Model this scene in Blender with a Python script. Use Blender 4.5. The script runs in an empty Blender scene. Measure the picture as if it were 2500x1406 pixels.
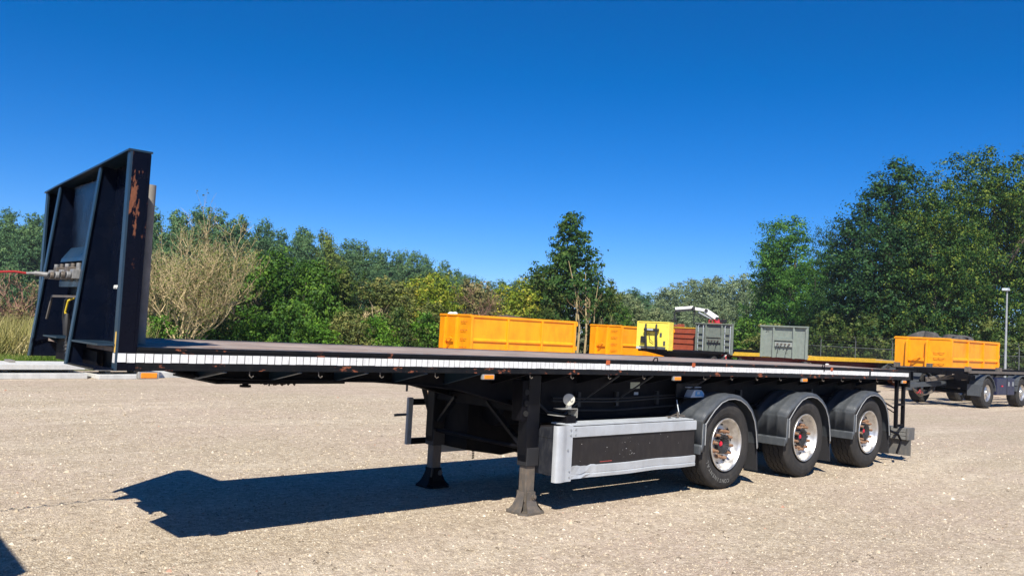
import bpy, bmesh, math, random
import numpy as np
from mathutils import Vector, Matrix
R = math.radians
scene = bpy.context.scene
col = scene.collection

# ------------------------------------------------------------------ camera, sky, sun, exposure
cam_d = bpy.data.cameras.new('camera'); cam = bpy.data.objects.new('camera', cam_d); col.objects.link(cam)
scene.camera = cam
YAW, PITCH, ROLL = .7389, .0486, .0542
fw = Vector((math.sin(YAW)*math.cos(PITCH), math.cos(YAW)*math.cos(PITCH), math.sin(PITCH)))
rt = Vector((math.cos(YAW), -math.sin(YAW), 0)); up = rt.cross(fw)
r2 = rt*math.cos(ROLL) + up*math.sin(ROLL); u2 = up*math.cos(ROLL) - rt*math.sin(ROLL)
M3 = Matrix((r2, u2, -fw)).transposed()
cam.matrix_world = Matrix.Translation((-1.7904, -5.6012, 1.7068)) @ M3.to_4x4()
cam_d.lens = 2082.3/2500*36; cam_d.sensor_width = 36; cam_d.clip_start = .05; cam_d.clip_end = 3000

KX, KY = .72, .64                                  # ground shadow offset per metre of height
sun_dir = Vector((-KX, -KY, 1)).normalized()       # towards the sun
SUN_EL = math.asin(sun_dir.z); SUN_AZ = math.atan2(sun_dir.x, sun_dir.y)   # azimuth clockwise from +Y
world = bpy.data.worlds.new("World"); scene.world = world; world.use_nodes = True
wn = world.node_tree; wn.nodes.clear()
sky = wn.nodes.new('ShaderNodeTexSky'); sky.sky_type = 'NISHITA'; sky.sun_disc = False
sky.sun_elevation = SUN_EL; sky.sun_rotation = SUN_AZ
sky.air_density = .68; sky.dust_density = 0; sky.ozone_density = 6.8; sky.altitude = 0
hs = wn.nodes.new('ShaderNodeHueSaturation'); hs.inputs['Saturation'].default_value = 1.30; hs.inputs['Value'].default_value = 1.0
bg = wn.nodes.new('ShaderNodeBackground'); bg.inputs['Strength'].default_value = .09
wo = wn.nodes.new('ShaderNodeOutputWorld')
tint = wn.nodes.new('ShaderNodeMix'); tint.data_type = 'RGBA'; tint.blend_type = 'MULTIPLY'; tint.inputs[0].default_value = 1; tint.inputs[7].default_value = (1, .92, 1.03, 1)
wn.links.new(sky.outputs[0], hs.inputs['Color']); wn.links.new(hs.outputs[0], tint.inputs[6]); wn.links.new(tint.outputs[2], bg.inputs['Color']); wn.links.new(bg.outputs[0], wo.inputs['Surface'])
sd = bpy.data.lights.new('sun', 'SUN'); sun = bpy.data.objects.new('sun', sd); col.objects.link(sun)
sd.energy = 5.0; sd.angle = R(.5); sd.color = (1, .94, .83)
sun.rotation_euler = (-sun_dir).to_track_quat('-Z', 'Y').to_euler(); sun.location = (-20, -20, 40)
scene.view_settings.view_transform = 'Standard'; scene.view_settings.look = 'None'
scene.view_settings.exposure = .55; scene.view_settings.gamma = 1; scene.view_settings.use_curve_mapping = False

# ------------------------------------------------------------------ helpers
class MB:
    """collects simple shapes into one mesh"""
    def __init__(s): s.v = []; s.f = []
    def add(s, vs, fs):
        o = len(s.v); s.v += [tuple(v) for v in vs]; s.f += [tuple(i+o for i in f) for f in fs]; return s
    def box(s, x0, x1, y0, y1, z0, z1):
        return s.add([(x0,y0,z0),(x1,y0,z0),(x1,y1,z0),(x0,y1,z0),(x0,y0,z1),(x1,y0,z1),(x1,y1,z1),(x0,y1,z1)],
                     [(0,3,2,1),(4,5,6,7),(0,1,5,4),(1,2,6,5),(2,3,7,6),(3,0,4,7)])
    def bar(s, a, b, w, h=None, upv=(0,0,1)):
        a = Vector(a); b = Vector(b); d = (b-a).normalized(); u = Vector(upv)
        if abs(d.dot(u)) > .98: u = Vector((0,1,0))
        r = d.cross(u).normalized(); u = r.cross(d).normalized(); h = w if h is None else h
        c = []
        for p in (a, b):
            for i, j in ((-1,-1),(1,-1),(1,1),(-1,1)): c.append(p + r*(w/2*i) + u*(h/2*j))
        return s.add(c, [(3,2,1,0),(4,5,6,7),(0,1,5,4),(1,2,6,5),(2,3,7,6),(3,0,4,7)])
    def tube(s, pts, rad, n=8, cap=True):
        pts = [Vector(p) for p in pts]; N = len(pts)
        rr = rad if isinstance(rad, (list, tuple)) else [rad]*N
        vs = []; prev = None
        for i, p in enumerate(pts):
            d = (pts[min(i+1,N-1)]-pts[max(i-1,0)]).normalized()
            if prev is None:
                u = Vector((0,0,1)) if abs(d.z) < .9 else Vector((1,0,0)); r = d.cross(u).normalized()
            else:
                r = (prev - d*prev.dot(d)).normalized()
            prev = r; u = d.cross(r)
            for k in range(n):
                a = 2*math.pi*k/n; vs.append(p + (r*math.cos(a)+u*math.sin(a))*rr[i])
        fs = [(i*n+k, i*n+(k+1)%n, (i+1)*n+(k+1)%n, (i+1)*n+k) for i in range(N-1) for k in range(n)]
        if cap: fs += [tuple(reversed(range(n))), tuple((N-1)*n+k for k in range(n))]
        return s.add(vs, fs)
    def prism(s, poly, axis, a, b):
        """poly of 2-D points extruded along an axis; axis y: (x,z), axis x: (y,z), axis z: (x,y)"""
        def P(p, t): return (p[0],t,p[1]) if axis == 'y' else ((t,p[0],p[1]) if axis == 'x' else (p[0],p[1],t))
        n = len(poly)
        return s.add([P(p,a) for p in poly]+[P(p,b) for p in poly],
                     [tuple(range(n)), tuple(reversed(range(n,2*n)))]+[(i,n+i,n+(i+1)%n,(i+1)%n) for i in range(n)])
    def lathe(s, prof, n=48, c=(0,0,0), zig=None, closed=False):
        """profile (y, r) turned about the y axis"""
        m = len(prof); vs = []
        for k in range(n):
            a = 2*math.pi*k/n
            for i, (y, r) in enumerate(prof):
                dy = zig(i, k) if zig else 0
                vs.append((c[0]+r*math.cos(a), c[1]+y+dy, c[2]+r*math.sin(a)))
        fs = []
        for k in range(n):
            k2 = (k+1)%n
            for i in range(m-1 if not closed else m):
                j = (i+1)%m; fs.append((k*m+i, k*m+j, k2*m+j, k2*m+i))
        return s.add(vs, fs)
    def mesh(s, name):
        me = bpy.data.meshes.new(name); me.from_pydata(s.v, [], s.f); me.validate()
        bm = bmesh.new(); bm.from_mesh(me); bmesh.ops.recalc_face_normals(bm, faces=bm.faces); bm.to_mesh(me); bm.free()
        return me
    def build(s, name, mat, parent=None, smooth=False, bevel=0, loc=None, rot=None):
        o = bpy.data.objects.new(name, s.mesh(name)); col.objects.link(o)
        if mat: o.data.materials.append(mat)
        fin(o, parent, smooth, bevel, loc, rot); return o
def fin(o, parent=None, smooth=False, bevel=0, loc=None, rot=None):
    if parent: o.parent = parent
    if loc is not None: o.location = loc
    if rot is not None: o.rotation_euler = rot
    if smooth:
        o.data.polygons.foreach_set('use_smooth', [True]*len(o.data.polygons))
        m = o.modifiers.new('edges', 'EDGE_SPLIT'); m.split_angle = R(38)
    if bevel:
        m = o.modifiers.new('bevel', 'BEVEL'); m.width = bevel; m.segments = 2; m.limit_method = 'ANGLE'; m.angle_limit = R(40)
        m.harden_normals = False
def inst(name, me, parent=None, loc=(0,0,0), rot=(0,0,0), scale=(1,1,1), mat=None):
    o = bpy.data.objects.new(name, me); col.objects.link(o); o.parent = parent
    o.location = loc; o.rotation_euler = rot; o.scale = scale
    if mat: o.material_slots[0].link = 'OBJECT'; o.material_slots[0].material = mat
    return o
def tag(o, label, cat, group=None, kind=None):
    if label: o['label'] = label
    if cat: o['category'] = cat
    if group: o['group'] = group
    if kind: o['kind'] = kind
    return o
def thing(name, label, cat, loc=(0,0,0), yaw=0, group=None):
    o = bpy.data.objects.new(name, None); col.objects.link(o); o.empty_display_size = .2
    o.location = loc; o.rotation_euler = (0,0,yaw); return tag(o, label, cat, group)
def copy_tree(o, parent=None):
    c = o.copy(); col.objects.link(c); c.parent = parent
    for ch in list(o.children): copy_tree(ch, c)
    return c

# ------------------------------------------------------------------ materials
def lin(r, g, b):
    f = lambda c: (c/255/12.92) if c/255 <= .04045 else ((c/255+.055)/1.055)**2.4
    return (f(r), f(g), f(b), 1)
def newmat(name):
    m = bpy.data.materials.new(name); m.use_nodes = True; nt = m.node_tree
    return m, nt, nt.nodes['Principled BSDF']
def N(nt, t, **k):
    n = nt.nodes.new(t)
    for a, b in k.items():
        if hasattr(n, a): setattr(n, a, b)
    return n
def ramp(nt, fac, stops):
    r = nt.nodes.new('ShaderNodeValToRGB'); e = r.color_ramp.elements
    while len(e) < len(stops): e.new(.5)
    for i, (p, c) in enumerate(stops):
        e[i].position = p; e[i].color = c if len(c) == 4 else (*c, 1)
    nt.links.new(fac, r.inputs[0]); return r
def noise(nt, co, scale, detail=4, rough=.6, sc3=None):
    n = nt.nodes.new('ShaderNodeTexNoise'); n.inputs['Scale'].default_value = scale
    n.inputs['Detail'].default_value = detail; n.inputs['Roughness'].default_value = rough
    if sc3:
        mp = nt.nodes.new('ShaderNodeMapping'); mp.inputs['Scale'].default_value = sc3
        nt.links.new(co, mp.inputs[0]); co = mp.outputs[0]
    nt.links.new(co, n.inputs['Vector']); return n.outputs['Fac']
def mixc(nt, fac, a, b):
    m = nt.nodes.new('ShaderNodeMix'); m.data_type = 'RGBA'
    for s, v in ((0, fac), (6, a), (7, b)):
        if hasattr(v, 'is_linked') or hasattr(v, 'links'): nt.links.new(v, m.inputs[s])
        else: m.inputs[s].default_value = v
    return m.outputs[2]
def bump(nt, h, strength, dist, bsdf):
    b = nt.nodes.new('ShaderNodeBump'); b.inputs['Strength'].default_value = strength; b.inputs['Distance'].default_value = dist
    nt.links.new(h, b.inputs['Height']); nt.links.new(b.outputs[0], bsdf.inputs['Normal'])
def surf(name, c, rough=.5, zmask=None, metal=0, dirt=None, dirt_amt=.35, dirt_scale=6, rust=0, rust_scale=7, rust_stretch=(1,1,1), rust_col=(.23,.065,.03,1),
         bumps=.1, bscale=40, bdist=.003, spec=None, var=.15):
    m, nt, b = newmat(name)
    tc = N(nt, 'ShaderNodeNewGeometry').outputs['Position']
    n1 = noise(nt, tc, dirt_scale)
    base = ramp(nt, n1, [(.25, tuple(x*(1-var) for x in c[:3])), (.75, tuple(min(1, x*(1+var)) for x in c[:3]))]).outputs[0]
    if dirt:
        n2 = noise(nt, tc, dirt_scale*2.3, 6, .7, (1,1,.45))
        f = ramp(nt, n2, [(.45, (0,0,0,1)), (.8, (dirt_amt,)*3+(1,))]).outputs[0]
        base = mixc(nt, f, base, dirt)
    rr = ramp(nt, n1, [(.3, (max(0, rough-.08),)*3), (.7, (min(1, rough+.1),)*3)]).outputs[0]
    mt = None
    if rust:
        n3 = noise(nt, tc, rust_scale, 8, .72, rust_stretch)
        th = .74-rust
        f = ramp(nt, n3, [(th, (0,0,0,1)), (th+.012, (1,1,1,1))]).outputs[0]
        if zmask:
            sx_ = N(nt,'ShaderNodeSeparateXYZ'); nt.links.new(tc, sx_.inputs[0]); mz = N(nt,'ShaderNodeMapRange'); nt.links.new(sx_.outputs[2], mz.inputs[0])
            mz.inputs[1].default_value = zmask[0]; mz.inputs[2].default_value = zmask[1]; n4 = N(nt,'ShaderNodeMath', operation='ADD'); nt.links.new(noise(nt, tc, 9, 6, .7), n4.inputs[0]); nt.links.new(mz.outputs[0], n4.inputs[1])
            f = mixc(nt, ramp(nt, n4.outputs[0], [(.62,(0,0,0,1)),(.66,(1,1,1,1))]).outputs[0], (0,0,0,1), f)
        rc = ramp(nt, noise(nt, tc, 60), [(.3, tuple(x*.6 for x in rust_col[:3])), (.7, rust_col)]).outputs[0]
        base = mixc(nt, f, base, rc); rr = mixc(nt, f, rr, (.9,.9,.9,1))
        if metal:
            mt = nt.nodes.new('ShaderNodeMath'); mt.operation = 'MULTIPLY_ADD'; mt.inputs[1].default_value = -metal; mt.inputs[2].default_value = metal
            nt.links.new(f, mt.inputs[0])
    nt.links.new(base, b.inputs['Base Color']); nt.links.new(rr, b.inputs['Roughness'])
    b.inputs['Metallic'].default_value = metal
    if mt: nt.links.new(mt.outputs[0], b.inputs['Metallic'])
    if spec is not None: b.inputs['Specular IOR Level'].default_value = spec
    if bumps: bump(nt, noise(nt, tc, bscale, 5), bumps, bdist, b)
    return m
DUST = (.30,.25,.19,1)
M = {}
M['black'] = surf('black_paint', (.004,.0045,.007), .34, spec=.16, dirt=DUST, dirt_amt=.025, rust=.02, rust_scale=5, bumps=.06, bscale=9)
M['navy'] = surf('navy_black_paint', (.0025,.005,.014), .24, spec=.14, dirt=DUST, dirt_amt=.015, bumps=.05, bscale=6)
M['navyedge'] = surf('edge_highlight_paint', (.013,.034,.060), .34, dirt=DUST, dirt_amt=.05, bumps=.05)  # lighter blue puts the bluish highlight of the flange edges into the paint
M['postpaint'] = surf('chipped_post_paint', (.0025,.003,.008), .26, spec=.12, zmask=(1.95,2.2), rust=.185, rust_scale=4.5, rust_stretch=(3,3,.8), rust_col=(.22,.085,.05,1))
M['rail'] = surf('chipped_rail_paint', (.006,.007,.009), .42, spec=.18, dirt=DUST, dirt_amt=.035, rust=.155, rust_scale=5, rust_stretch=(.8,1,1.6), rust_col=(.30,.10,.055,1))
M['under'] = surf('grimy_black_steel', (.004,.004,.006), .6, spec=.12, dirt=(.07,.055,.05,1), dirt_amt=.12, rust=.04, rust_scale=6)
M['plank'] = surf('worn_deck_wood', (.35,.285,.245), .85, dirt=(.22,.10,.065,1), dirt_amt=.8, dirt_scale=2, var=.35, bumps=.4, bscale=50)
M['decksteel'] = surf('worn_deck_steel', (.24,.22,.21), .6, dirt=(.26,.11,.06,1), dirt_amt=.9, dirt_scale=4)
M['tape'] = surf('white_reflective_tape', (.76,.77,.78), .35, rust=.06, rust_scale=11, rust_col=(.16,.12,.10,1), dirt=(.25,.24,.22,1), dirt_amt=.45, dirt_scale=9, bumps=.05)
M['yellowtape'] = surf('yellow_tape', (.75,.48,.10), .4)
M['alu'] = surf('brushed_aluminium', (.50,.53,.56), .5, metal=.3, dirt=(.34,.32,.29,1), dirt_amt=.35, dirt_scale=4, bumps=.05)
M['rim'] = surf('bright_alloy', (.66,.65,.63), .36, metal=.85, dirt=(.22,.18,.14,1), dirt_amt=.75, dirt_scale=6, bumps=.06)
M['tyre'] = surf('tyre_rubber', (.030,.029,.029), .8, spec=.25, dirt=(.14,.12,.10,1), dirt_amt=.25, dirt_scale=5, bumps=.3, bscale=70, bdist=.002)
M['guard'] = surf('grey_plastic', (.060,.068,.078), .45, spec=.5, dirt=(.22,.22,.21,1), dirt_amt=.22, dirt_scale=8, bumps=.15, bscale=90, bdist=.001)
M['guardshine'] = surf('guard_edge_highlight', (.30,.31,.32), .5)  # pale grey imitates the bright highlight along the mudguard edge
M['oldtyre'] = surf('dusty_old_tyre', (.065,.062,.06), .85, dirt=(.18,.16,.14,1), dirt_amt=.6, dirt_scale=4, bumps=.4)
M['flap'] = surf('bristle_flap', (.022,.022,.025), .9, bumps=1, bscale=160, bdist=.012)
M['greyflap'] = surf('grey_rubber_flap', (.10,.10,.10), .75, dirt=DUST, dirt_amt=.4)
M['rustnut'] = surf('rusty_brass_nut', (.24,.125,.07), .6, dirt=(.42,.36,.28,1), dirt_amt=.6, dirt_scale=25)
M['hub'] = surf('dark_hub', (.03,.03,.032), .5)
M['red'] = surf('red_plastic', (.65,.02,.05), .4)
M['darkslot'] = surf('dark_slot', (.012,.012,.012), .9, bumps=0)
M['amber'] = surf('amber_lens', (.90,.27,.015), .25, bumps=.3, bscale=120)
M['silver'] = surf('lamp_chrome', (.5,.5,.48), .3, metal=.6)
M['lampglass'] = surf('ribbed_lamp_glass', (.62,.60,.52), .35, bumps=.1)
M['legsteel'] = surf('dusty_leg_steel', (.13,.115,.10), .55, metal=.3, dirt=(.28,.21,.15,1), dirt_amt=.75, dirt_scale=9)
M['wood'] = surf('weathered_wood', (.24,.225,.20), .9, dirt=(.10,.09,.08,1), dirt_amt=.6, dirt_scale=8, bumps=.5, bscale=30)
M['blue'] = surf('blue_control_face', (.10,.30,.55), .4); M['palegrey'] = surf('pale_grey_plastic', (.45,.50,.55), .5)
M['label'] = surf('faded_label', (.38,.40,.30), .6)
M['boxpanel'] = surf('dark_box_panel', (.018,.016,.017), .42, spec=.3, dirt=(.16,.14,.12,1), dirt_amt=.12, dirt_scale=7, rust=.0)
M['orange'] = surf('orange_container_paint', (.90,.345,.003), .45, rust=.035, rust_scale=3.5, rust_stretch=(1,1,.5), rust_col=(.45,.13,.01,1), dirt=(.82,.20,.003,1), dirt_amt=.9, dirt_scale=1.1, bumps=.2, bscale=2.5, bdist=.03, var=.05)
M['orangedk'] = surf('rusty_orange_rung', (.34,.09,.01), .6)
M['gravelload'] = surf('dark_scrap_load', (.09,.06,.05), .9, bumps=1, bscale=8, bdist=.1)
M['white'] = surf('white_paint', (.78,.78,.76), .4); M['black2'] = surf('matt_black', (.018,.018,.02), .55)
M['yellow'] = surf('yellow_paint', (.84,.70,.10), .45, dirt=(.5,.42,.1,1), dirt_amt=.3); M['deckyellow'] = surf('yellow_rail_paint', (.68,.42,.03), .5, dirt=(.3,.2,.05,1), dirt_amt=.6)
M['sage'] = surf('sage_grey_paint', (.215,.255,.225), .5, dirt=(.3,.3,.27,1), dirt_amt=.3); M['sage2'] = surf('grey_green_paint', (.165,.195,.17), .5, dirt=(.3,.3,.27,1), dirt_amt=.3)
M['maroon'] = surf('maroon_chassis', (.13,.010,.014), .5, dirt=(.05,.03,.03,1), dirt_amt=.5)
M['redbrown'] = surf('red_brown_paint', (.36,.075,.035), .65, dirt=(.18,.06,.04,1), dirt_amt=.8, dirt_scale=4)
M['bluebox'] = surf('navy_toolbox_paint', (.018,.021,.055), .4, dirt=DUST, dirt_amt=.1)
M['galv'] = surf('galvanised_steel', (.34,.36,.38), .5, metal=.3); M['valvegrey'] = surf('dusty_cast_metal', (.25,.25,.25), .5, dirt=(.06,.06,.06,1), dirt_amt=.8, dirt_scale=14); M['concrete'] = surf('pale_concrete', (.56,.56,.54), .75, dirt=(.3,.3,.28,1), dirt_amt=.5, dirt_scale=3)
M['hosered'] = surf('red_hose', (.45,.04,.04), .45); M['cableyellow'] = surf('yellow_cable', (.75,.55,.04), .45)
M['cargrey'] = surf('truck_body_grey', (.35,.36,.38), .4); M['glass'] = surf('dark_glass', (.02,.025,.03), .08, bumps=0)
def stripes():
    m, nt, b = newmat('red_white_stripes'); tc = N(nt,'ShaderNodeTexCoord').outputs['Object']
    w = N(nt,'ShaderNodeTexWave'); w.bands_direction = 'DIAGONAL'; w.inputs['Scale'].default_value = 1.9
    mp = N(nt,'ShaderNodeMapping'); mp.inputs['Scale'].default_value = (0,1,1); nt.links.new(tc, mp.inputs[0]); nt.links.new(mp.outputs[0], w.inputs[0])
    r = ramp(nt, w.outputs['Fac'], [(.49,(.75,.72,.7,1)),(.51,(.55,.03,.04,1))]); nt.links.new(r.outputs[0], b.inputs['Base Color']); return m
M['stripes'] = stripes()

def gravel_mat():
    m, nt, b = newmat('gravel_ground'); pos = N(nt,'ShaderNodeNewGeometry').outputs['Position']
    v = N(nt,'ShaderNodeTexVoronoi'); v.inputs['Scale'].default_value = 75; nt.links.new(pos, v.inputs['Vector'])
    v2 = N(nt,'ShaderNodeTexVoronoi'); v2.inputs['Scale'].default_value = 26; nt.links.new(pos, v2.inputs['Vector'])
    sep = N(nt,'ShaderNodeSeparateColor'); nt.links.new(v.outputs['Color'], sep.inputs[0])
    sep2 = N(nt,'ShaderNodeSeparateColor'); nt.links.new(v2.outputs['Color'], sep2.inputs[0])
    c1 = ramp(nt, sep.outputs[0], [(0,(.27,.21,.145)),(.22,(.45,.365,.26)),(.6,(.55,.46,.335)),(.9,(.63,.54,.405)),(1,(.80,.73,.60))]).outputs[0]
    c2 = ramp(nt, sep2.outputs[1], [(0,(.33,.26,.18)),(.3,(.49,.40,.29)),(.9,(.58,.485,.36)),(1,(.82,.75,.62))]).outputs[0]
    c = mixc(nt, .42, c1, c2)
    big = noise(nt, pos, .35, 5, .6); f = ramp(nt, big, [(.40,(0,0,0,1)),(.60,(.65,.65,.65,1))]).outputs[0]
    c = mixc(nt, f, c, (.55,.43,.35,1))
    tr = noise(nt, pos, .5, 4, .65, (.25,1.6,1)); f2 = ramp(nt, tr, [(.48,(0,0,0,1)),(.66,(.6,.6,.6,1))]).outputs[0]
    c = mixc(nt, f2, c, (.74,.64,.50,1))
    mid = noise(nt, pos, 3.2, 9, .78); f3 = ramp(nt, mid, [(.36,(.68,.68,.68,1)),(.57,(0,0,0,1))]).outputs[0]
    c = mixc(nt, f3, c, (.36,.285,.20,1))
    fine = noise(nt, pos, 38, 6, .8); f4 = ramp(nt, fine, [(.36,(.7,.7,.7,1)),(.47,(0,0,0,1))]).outputs[0]
    c = mixc(nt, f4, c, (.22,.17,.12,1))
    f5 = ramp(nt, fine, [(.58,(0,0,0,1)),(.68,(.7,.7,.7,1))]).outputs[0]
    c = mixc(nt, f5, c, (.74,.66,.52,1))
    cl = noise(nt, pos, 15, 5, .75); f6 = ramp(nt, cl, [(.39,(.6,.6,.6,1)),(.49,(0,0,0,1))]).outputs[0]
    c = mixc(nt, f6, c, (.27,.215,.16,1)); f7 = ramp(nt, cl, [(.54,(0,0,0,1)),(.66,(.75,.75,.75,1))]).outputs[0]
    c = mixc(nt, f7, c, (.76,.67,.53,1))
    nt.links.new(c, b.inputs['Base Color']); b.inputs['Roughness'].default_value = .92; b.inputs['Specular IOR Level'].default_value = .2
    a = N(nt,'ShaderNodeMath', operation='MULTIPLY_ADD'); a.inputs[1].default_value = -1; a.inputs[2].default_value = 1; nt.links.new(v.outputs['Distance'], a.inputs[0])
    s = N(nt,'ShaderNodeMath', operation='ADD'); nt.links.new(a.outputs[0], s.inputs[0]); nt.links.new(noise(nt, pos, 9, 10, .85), s.inputs[1])
    bump(nt, s.outputs[0], .62, .024, b); return m
M['gravel'] = gravel_mat()
def stone_mat():
    m, nt, b = newmat('loose_stone'); g = N(nt,'ShaderNodeNewGeometry')
    r = ramp(nt, g.outputs['Random Per Island'], [(0,(.22,.17,.12)),(.3,(.42,.345,.245)),(.8,(.52,.44,.33)),(.975,(.70,.63,.51)),(1,(.42,.22,.15))])
    nt.links.new(r.outputs[0], b.inputs['Base Color']); b.inputs['Roughness'].default_value = .85; return m
M['stone'] = stone_mat()
def grass_mat(name, cols):
    m, nt, b = newmat(name); pos = N(nt,'ShaderNodeNewGeometry').outputs['Position']
    r = ramp(nt, noise(nt, pos, .8, 8, .7), [(.3+.4*i/(len(cols)-1), c) for i, c in enumerate(cols)])
    nt.links.new(r.outputs[0], b.inputs['Base Color']); b.inputs['Roughness'].default_value = .95
    bump(nt, noise(nt, pos, 12, 8), .8, .06, b); return m
M['field'] = grass_mat('field_grass', [(.055,.075,.022),(.11,.12,.04),(.22,.18,.08)])
def leafmat(name, cols, trans=.16, rough=.5, con=.8, nsc=1.1):
    m, nt, b = newmat(name); g = N(nt,'ShaderNodeNewGeometry')
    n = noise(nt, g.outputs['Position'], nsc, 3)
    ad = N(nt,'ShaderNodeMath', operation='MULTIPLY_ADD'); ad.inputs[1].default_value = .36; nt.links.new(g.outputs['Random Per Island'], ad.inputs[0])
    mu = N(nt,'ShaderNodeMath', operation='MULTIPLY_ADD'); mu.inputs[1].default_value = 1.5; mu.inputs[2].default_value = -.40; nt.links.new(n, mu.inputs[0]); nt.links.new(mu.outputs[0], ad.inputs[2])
    d = tuple(c*(1-con) for c in cols[0]); cs = [d]+list(cols)  # extra darkest stop: shade in the gaps between clumps, put into leaf colour
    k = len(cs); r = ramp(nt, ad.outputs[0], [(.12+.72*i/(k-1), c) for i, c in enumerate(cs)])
    nt.links.new(r.outputs[0], b.inputs['Base Color']); b.inputs['Roughness'].default_value = rough; b.inputs['Specular IOR Level'].default_value = .12
    t = N(nt,'ShaderNodeBsdfTranslucent'); hsv = N(nt,'ShaderNodeHueSaturation'); hsv.inputs['Value'].default_value = 1.5; hsv.inputs['Saturation'].default_value = 1.1
    nt.links.new(r.outputs[0], hsv.inputs['Color']); nt.links.new(hsv.outputs[0], t.inputs['Color'])
    mx = N(nt,'ShaderNodeMixShader'); mx.inputs[0].default_value = trans
    nt.links.new(b.outputs[0], mx.inputs[1]); nt.links.new(t.outputs[0], mx.inputs[2]); nt.links.new(mx.outputs[0], nt.nodes['Material Output'].inputs[0]); return m
LM = {
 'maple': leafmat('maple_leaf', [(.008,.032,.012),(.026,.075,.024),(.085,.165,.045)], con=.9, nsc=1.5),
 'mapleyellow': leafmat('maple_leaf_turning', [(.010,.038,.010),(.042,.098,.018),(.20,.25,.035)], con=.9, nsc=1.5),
 'ash': leafmat('ash_leaf', [(.020,.075,.014),(.055,.150,.022),(.13,.26,.04)], con=.7),
 'willow': leafmat('willow_leaf', [(.11,.16,.085),(.18,.24,.125),(.29,.35,.19)], con=.5),
 'poplar': leafmat('poplar_leaf', [(.050,.115,.050),(.085,.165,.065),(.14,.23,.085)], con=.45, nsc=.5),
 'poplaryellow': leafmat('poplar_leaf_turning', [(.09,.14,.03),(.16,.22,.04),(.26,.28,.06)]),
 'center': leafmat('dark_tree_leaf', [(.020,.060,.016),(.045,.10,.022),(.10,.155,.03)]),
 'green': leafmat('shrub_leaf', [(.03,.085,.012),(.07,.15,.02),(.14,.24,.03)]),
 'dgreen': leafmat('dark_shrub_leaf', [(.03,.065,.014),(.07,.11,.024),(.15,.17,.045)]),
 'olive': leafmat('olive_shrub_leaf', [(.08,.11,.03),(.16,.18,.05),(.27,.25,.08)]),
 'ygreen': leafmat('yellow_green_leaf', [(.10,.16,.015),(.23,.28,.03),(.42,.36,.05)]),
 'brown': leafmat('browning_leaf', [(.12,.13,.05),(.20,.18,.07),(.28,.22,.11)]),
 'grey': leafmat('grey_green_leaf', [(.08,.12,.05),(.16,.20,.09),(.26,.29,.14)]),
 'low': leafmat('bramble_leaf', [(.04,.11,.012),(.09,.20,.02),(.18,.31,.035)]),
}
M['bark'] = surf('bark', (.13,.105,.08), .9, dirt=(.05,.04,.03,1), dirt_amt=.7, bumps=.6, bscale=20)
M['palebark'] = surf('pale_bark', (.38,.30,.16), .9, dirt=(.2,.15,.08,1), dirt_amt=.6, bumps=.3, bscale=20)
M['twig'] = surf('tan_twig', (.60,.47,.26), .9, dirt=(.36,.26,.15,1), dirt_amt=.6, bumps=0)
M['redtwig'] = surf('reddish_twig', (.28,.15,.11), .9, dirt=(.35,.28,.18,1), dirt_amt=.9, bumps=0)

# ------------------------------------------------------------------ ground
def sheet(name, poly, z, mat):
    me = bpy.data.meshes.new(name); me.from_pydata([(x,y,z) for x,y in poly], [], [tuple(range(len(poly)))])
    o = bpy.data.objects.new(name, me); col.objects.link(o); me.materials.append(mat); o['kind'] = 'structure'; return o
sheet('gravel_yard', [(-300,-300),(900,-300),(900,900),(-300,900)], 0, M['gravel'])
sheet('grass_field', [(-200,18.2),(4,18.6),(11,19.6),(18,24.2),(30,28),(46,31.5),(54,27),(55,5),(60,-80),(880,-80),(880,880),(-200,880)], .004, M['field'])

# ------------------------------------------------------------------ thin summer haze over the whole place
hz_ = MB().box(-320,920,-320,920,-1,19).build('haze', None); hz_['kind'] = 'stuff'; hz_['label'] = 'thin pale summer haze over the whole yard'; hz_['category'] = 'haze'
hm = bpy.data.materials.new('haze'); hm.use_nodes = True; hm.node_tree.nodes.clear(); ho = hm.node_tree.nodes.new('ShaderNodeOutputMaterial')
hv = hm.node_tree.nodes.new('ShaderNodeVolumePrincipled'); hv.inputs['Color'].default_value = (.86,.93,1,1); hv.inputs['Density'].default_value = .00035; hv.inputs['Anisotropy'].default_value = .2
hm.node_tree.links.new(hv.outputs[0], ho.inputs['Volume']); hz_.data.materials.append(hm)

# ------------------------------------------------------------------ foliage
def leaves_mesh(name, C, S, rng, outward=None, aspect=.62):
    n = len(C); nv = rng.normal(size=(n,3))*.38; nv[:,2] += .25
    if outward is not None: nv += outward*1.1
    nv /= np.linalg.norm(nv, axis=1)[:,None]
    t = rng.normal(size=(n,3)); t -= nv*(t*nv).sum(1)[:,None]; t /= np.linalg.norm(t, axis=1)[:,None]
    b = np.cross(nv, t); S = S[:,None]
    V = np.stack([C - t*S*.5, C + b*S*aspect*.5 + t*S*.05, C + t*S*.5, C - b*S*aspect*.5 + t*S*.05], 1).reshape(-1,3)
    me = bpy.data.meshes.new(name)
    me.vertices.add(4*n); me.vertices.foreach_set('co', V.astype(np.float32).ravel())
    me.loops.add(4*n); me.loops.foreach_set('vertex_index', np.arange(4*n, dtype=np.int32))
    me.polygons.add(n); me.polygons.foreach_set('loop_start', np.arange(0,4*n,4,dtype=np.int32))
    me.polygons.foreach_set('loop_total', np.full(n,4,dtype=np.int32)); me.update(); me.validate()
    return me
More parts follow.
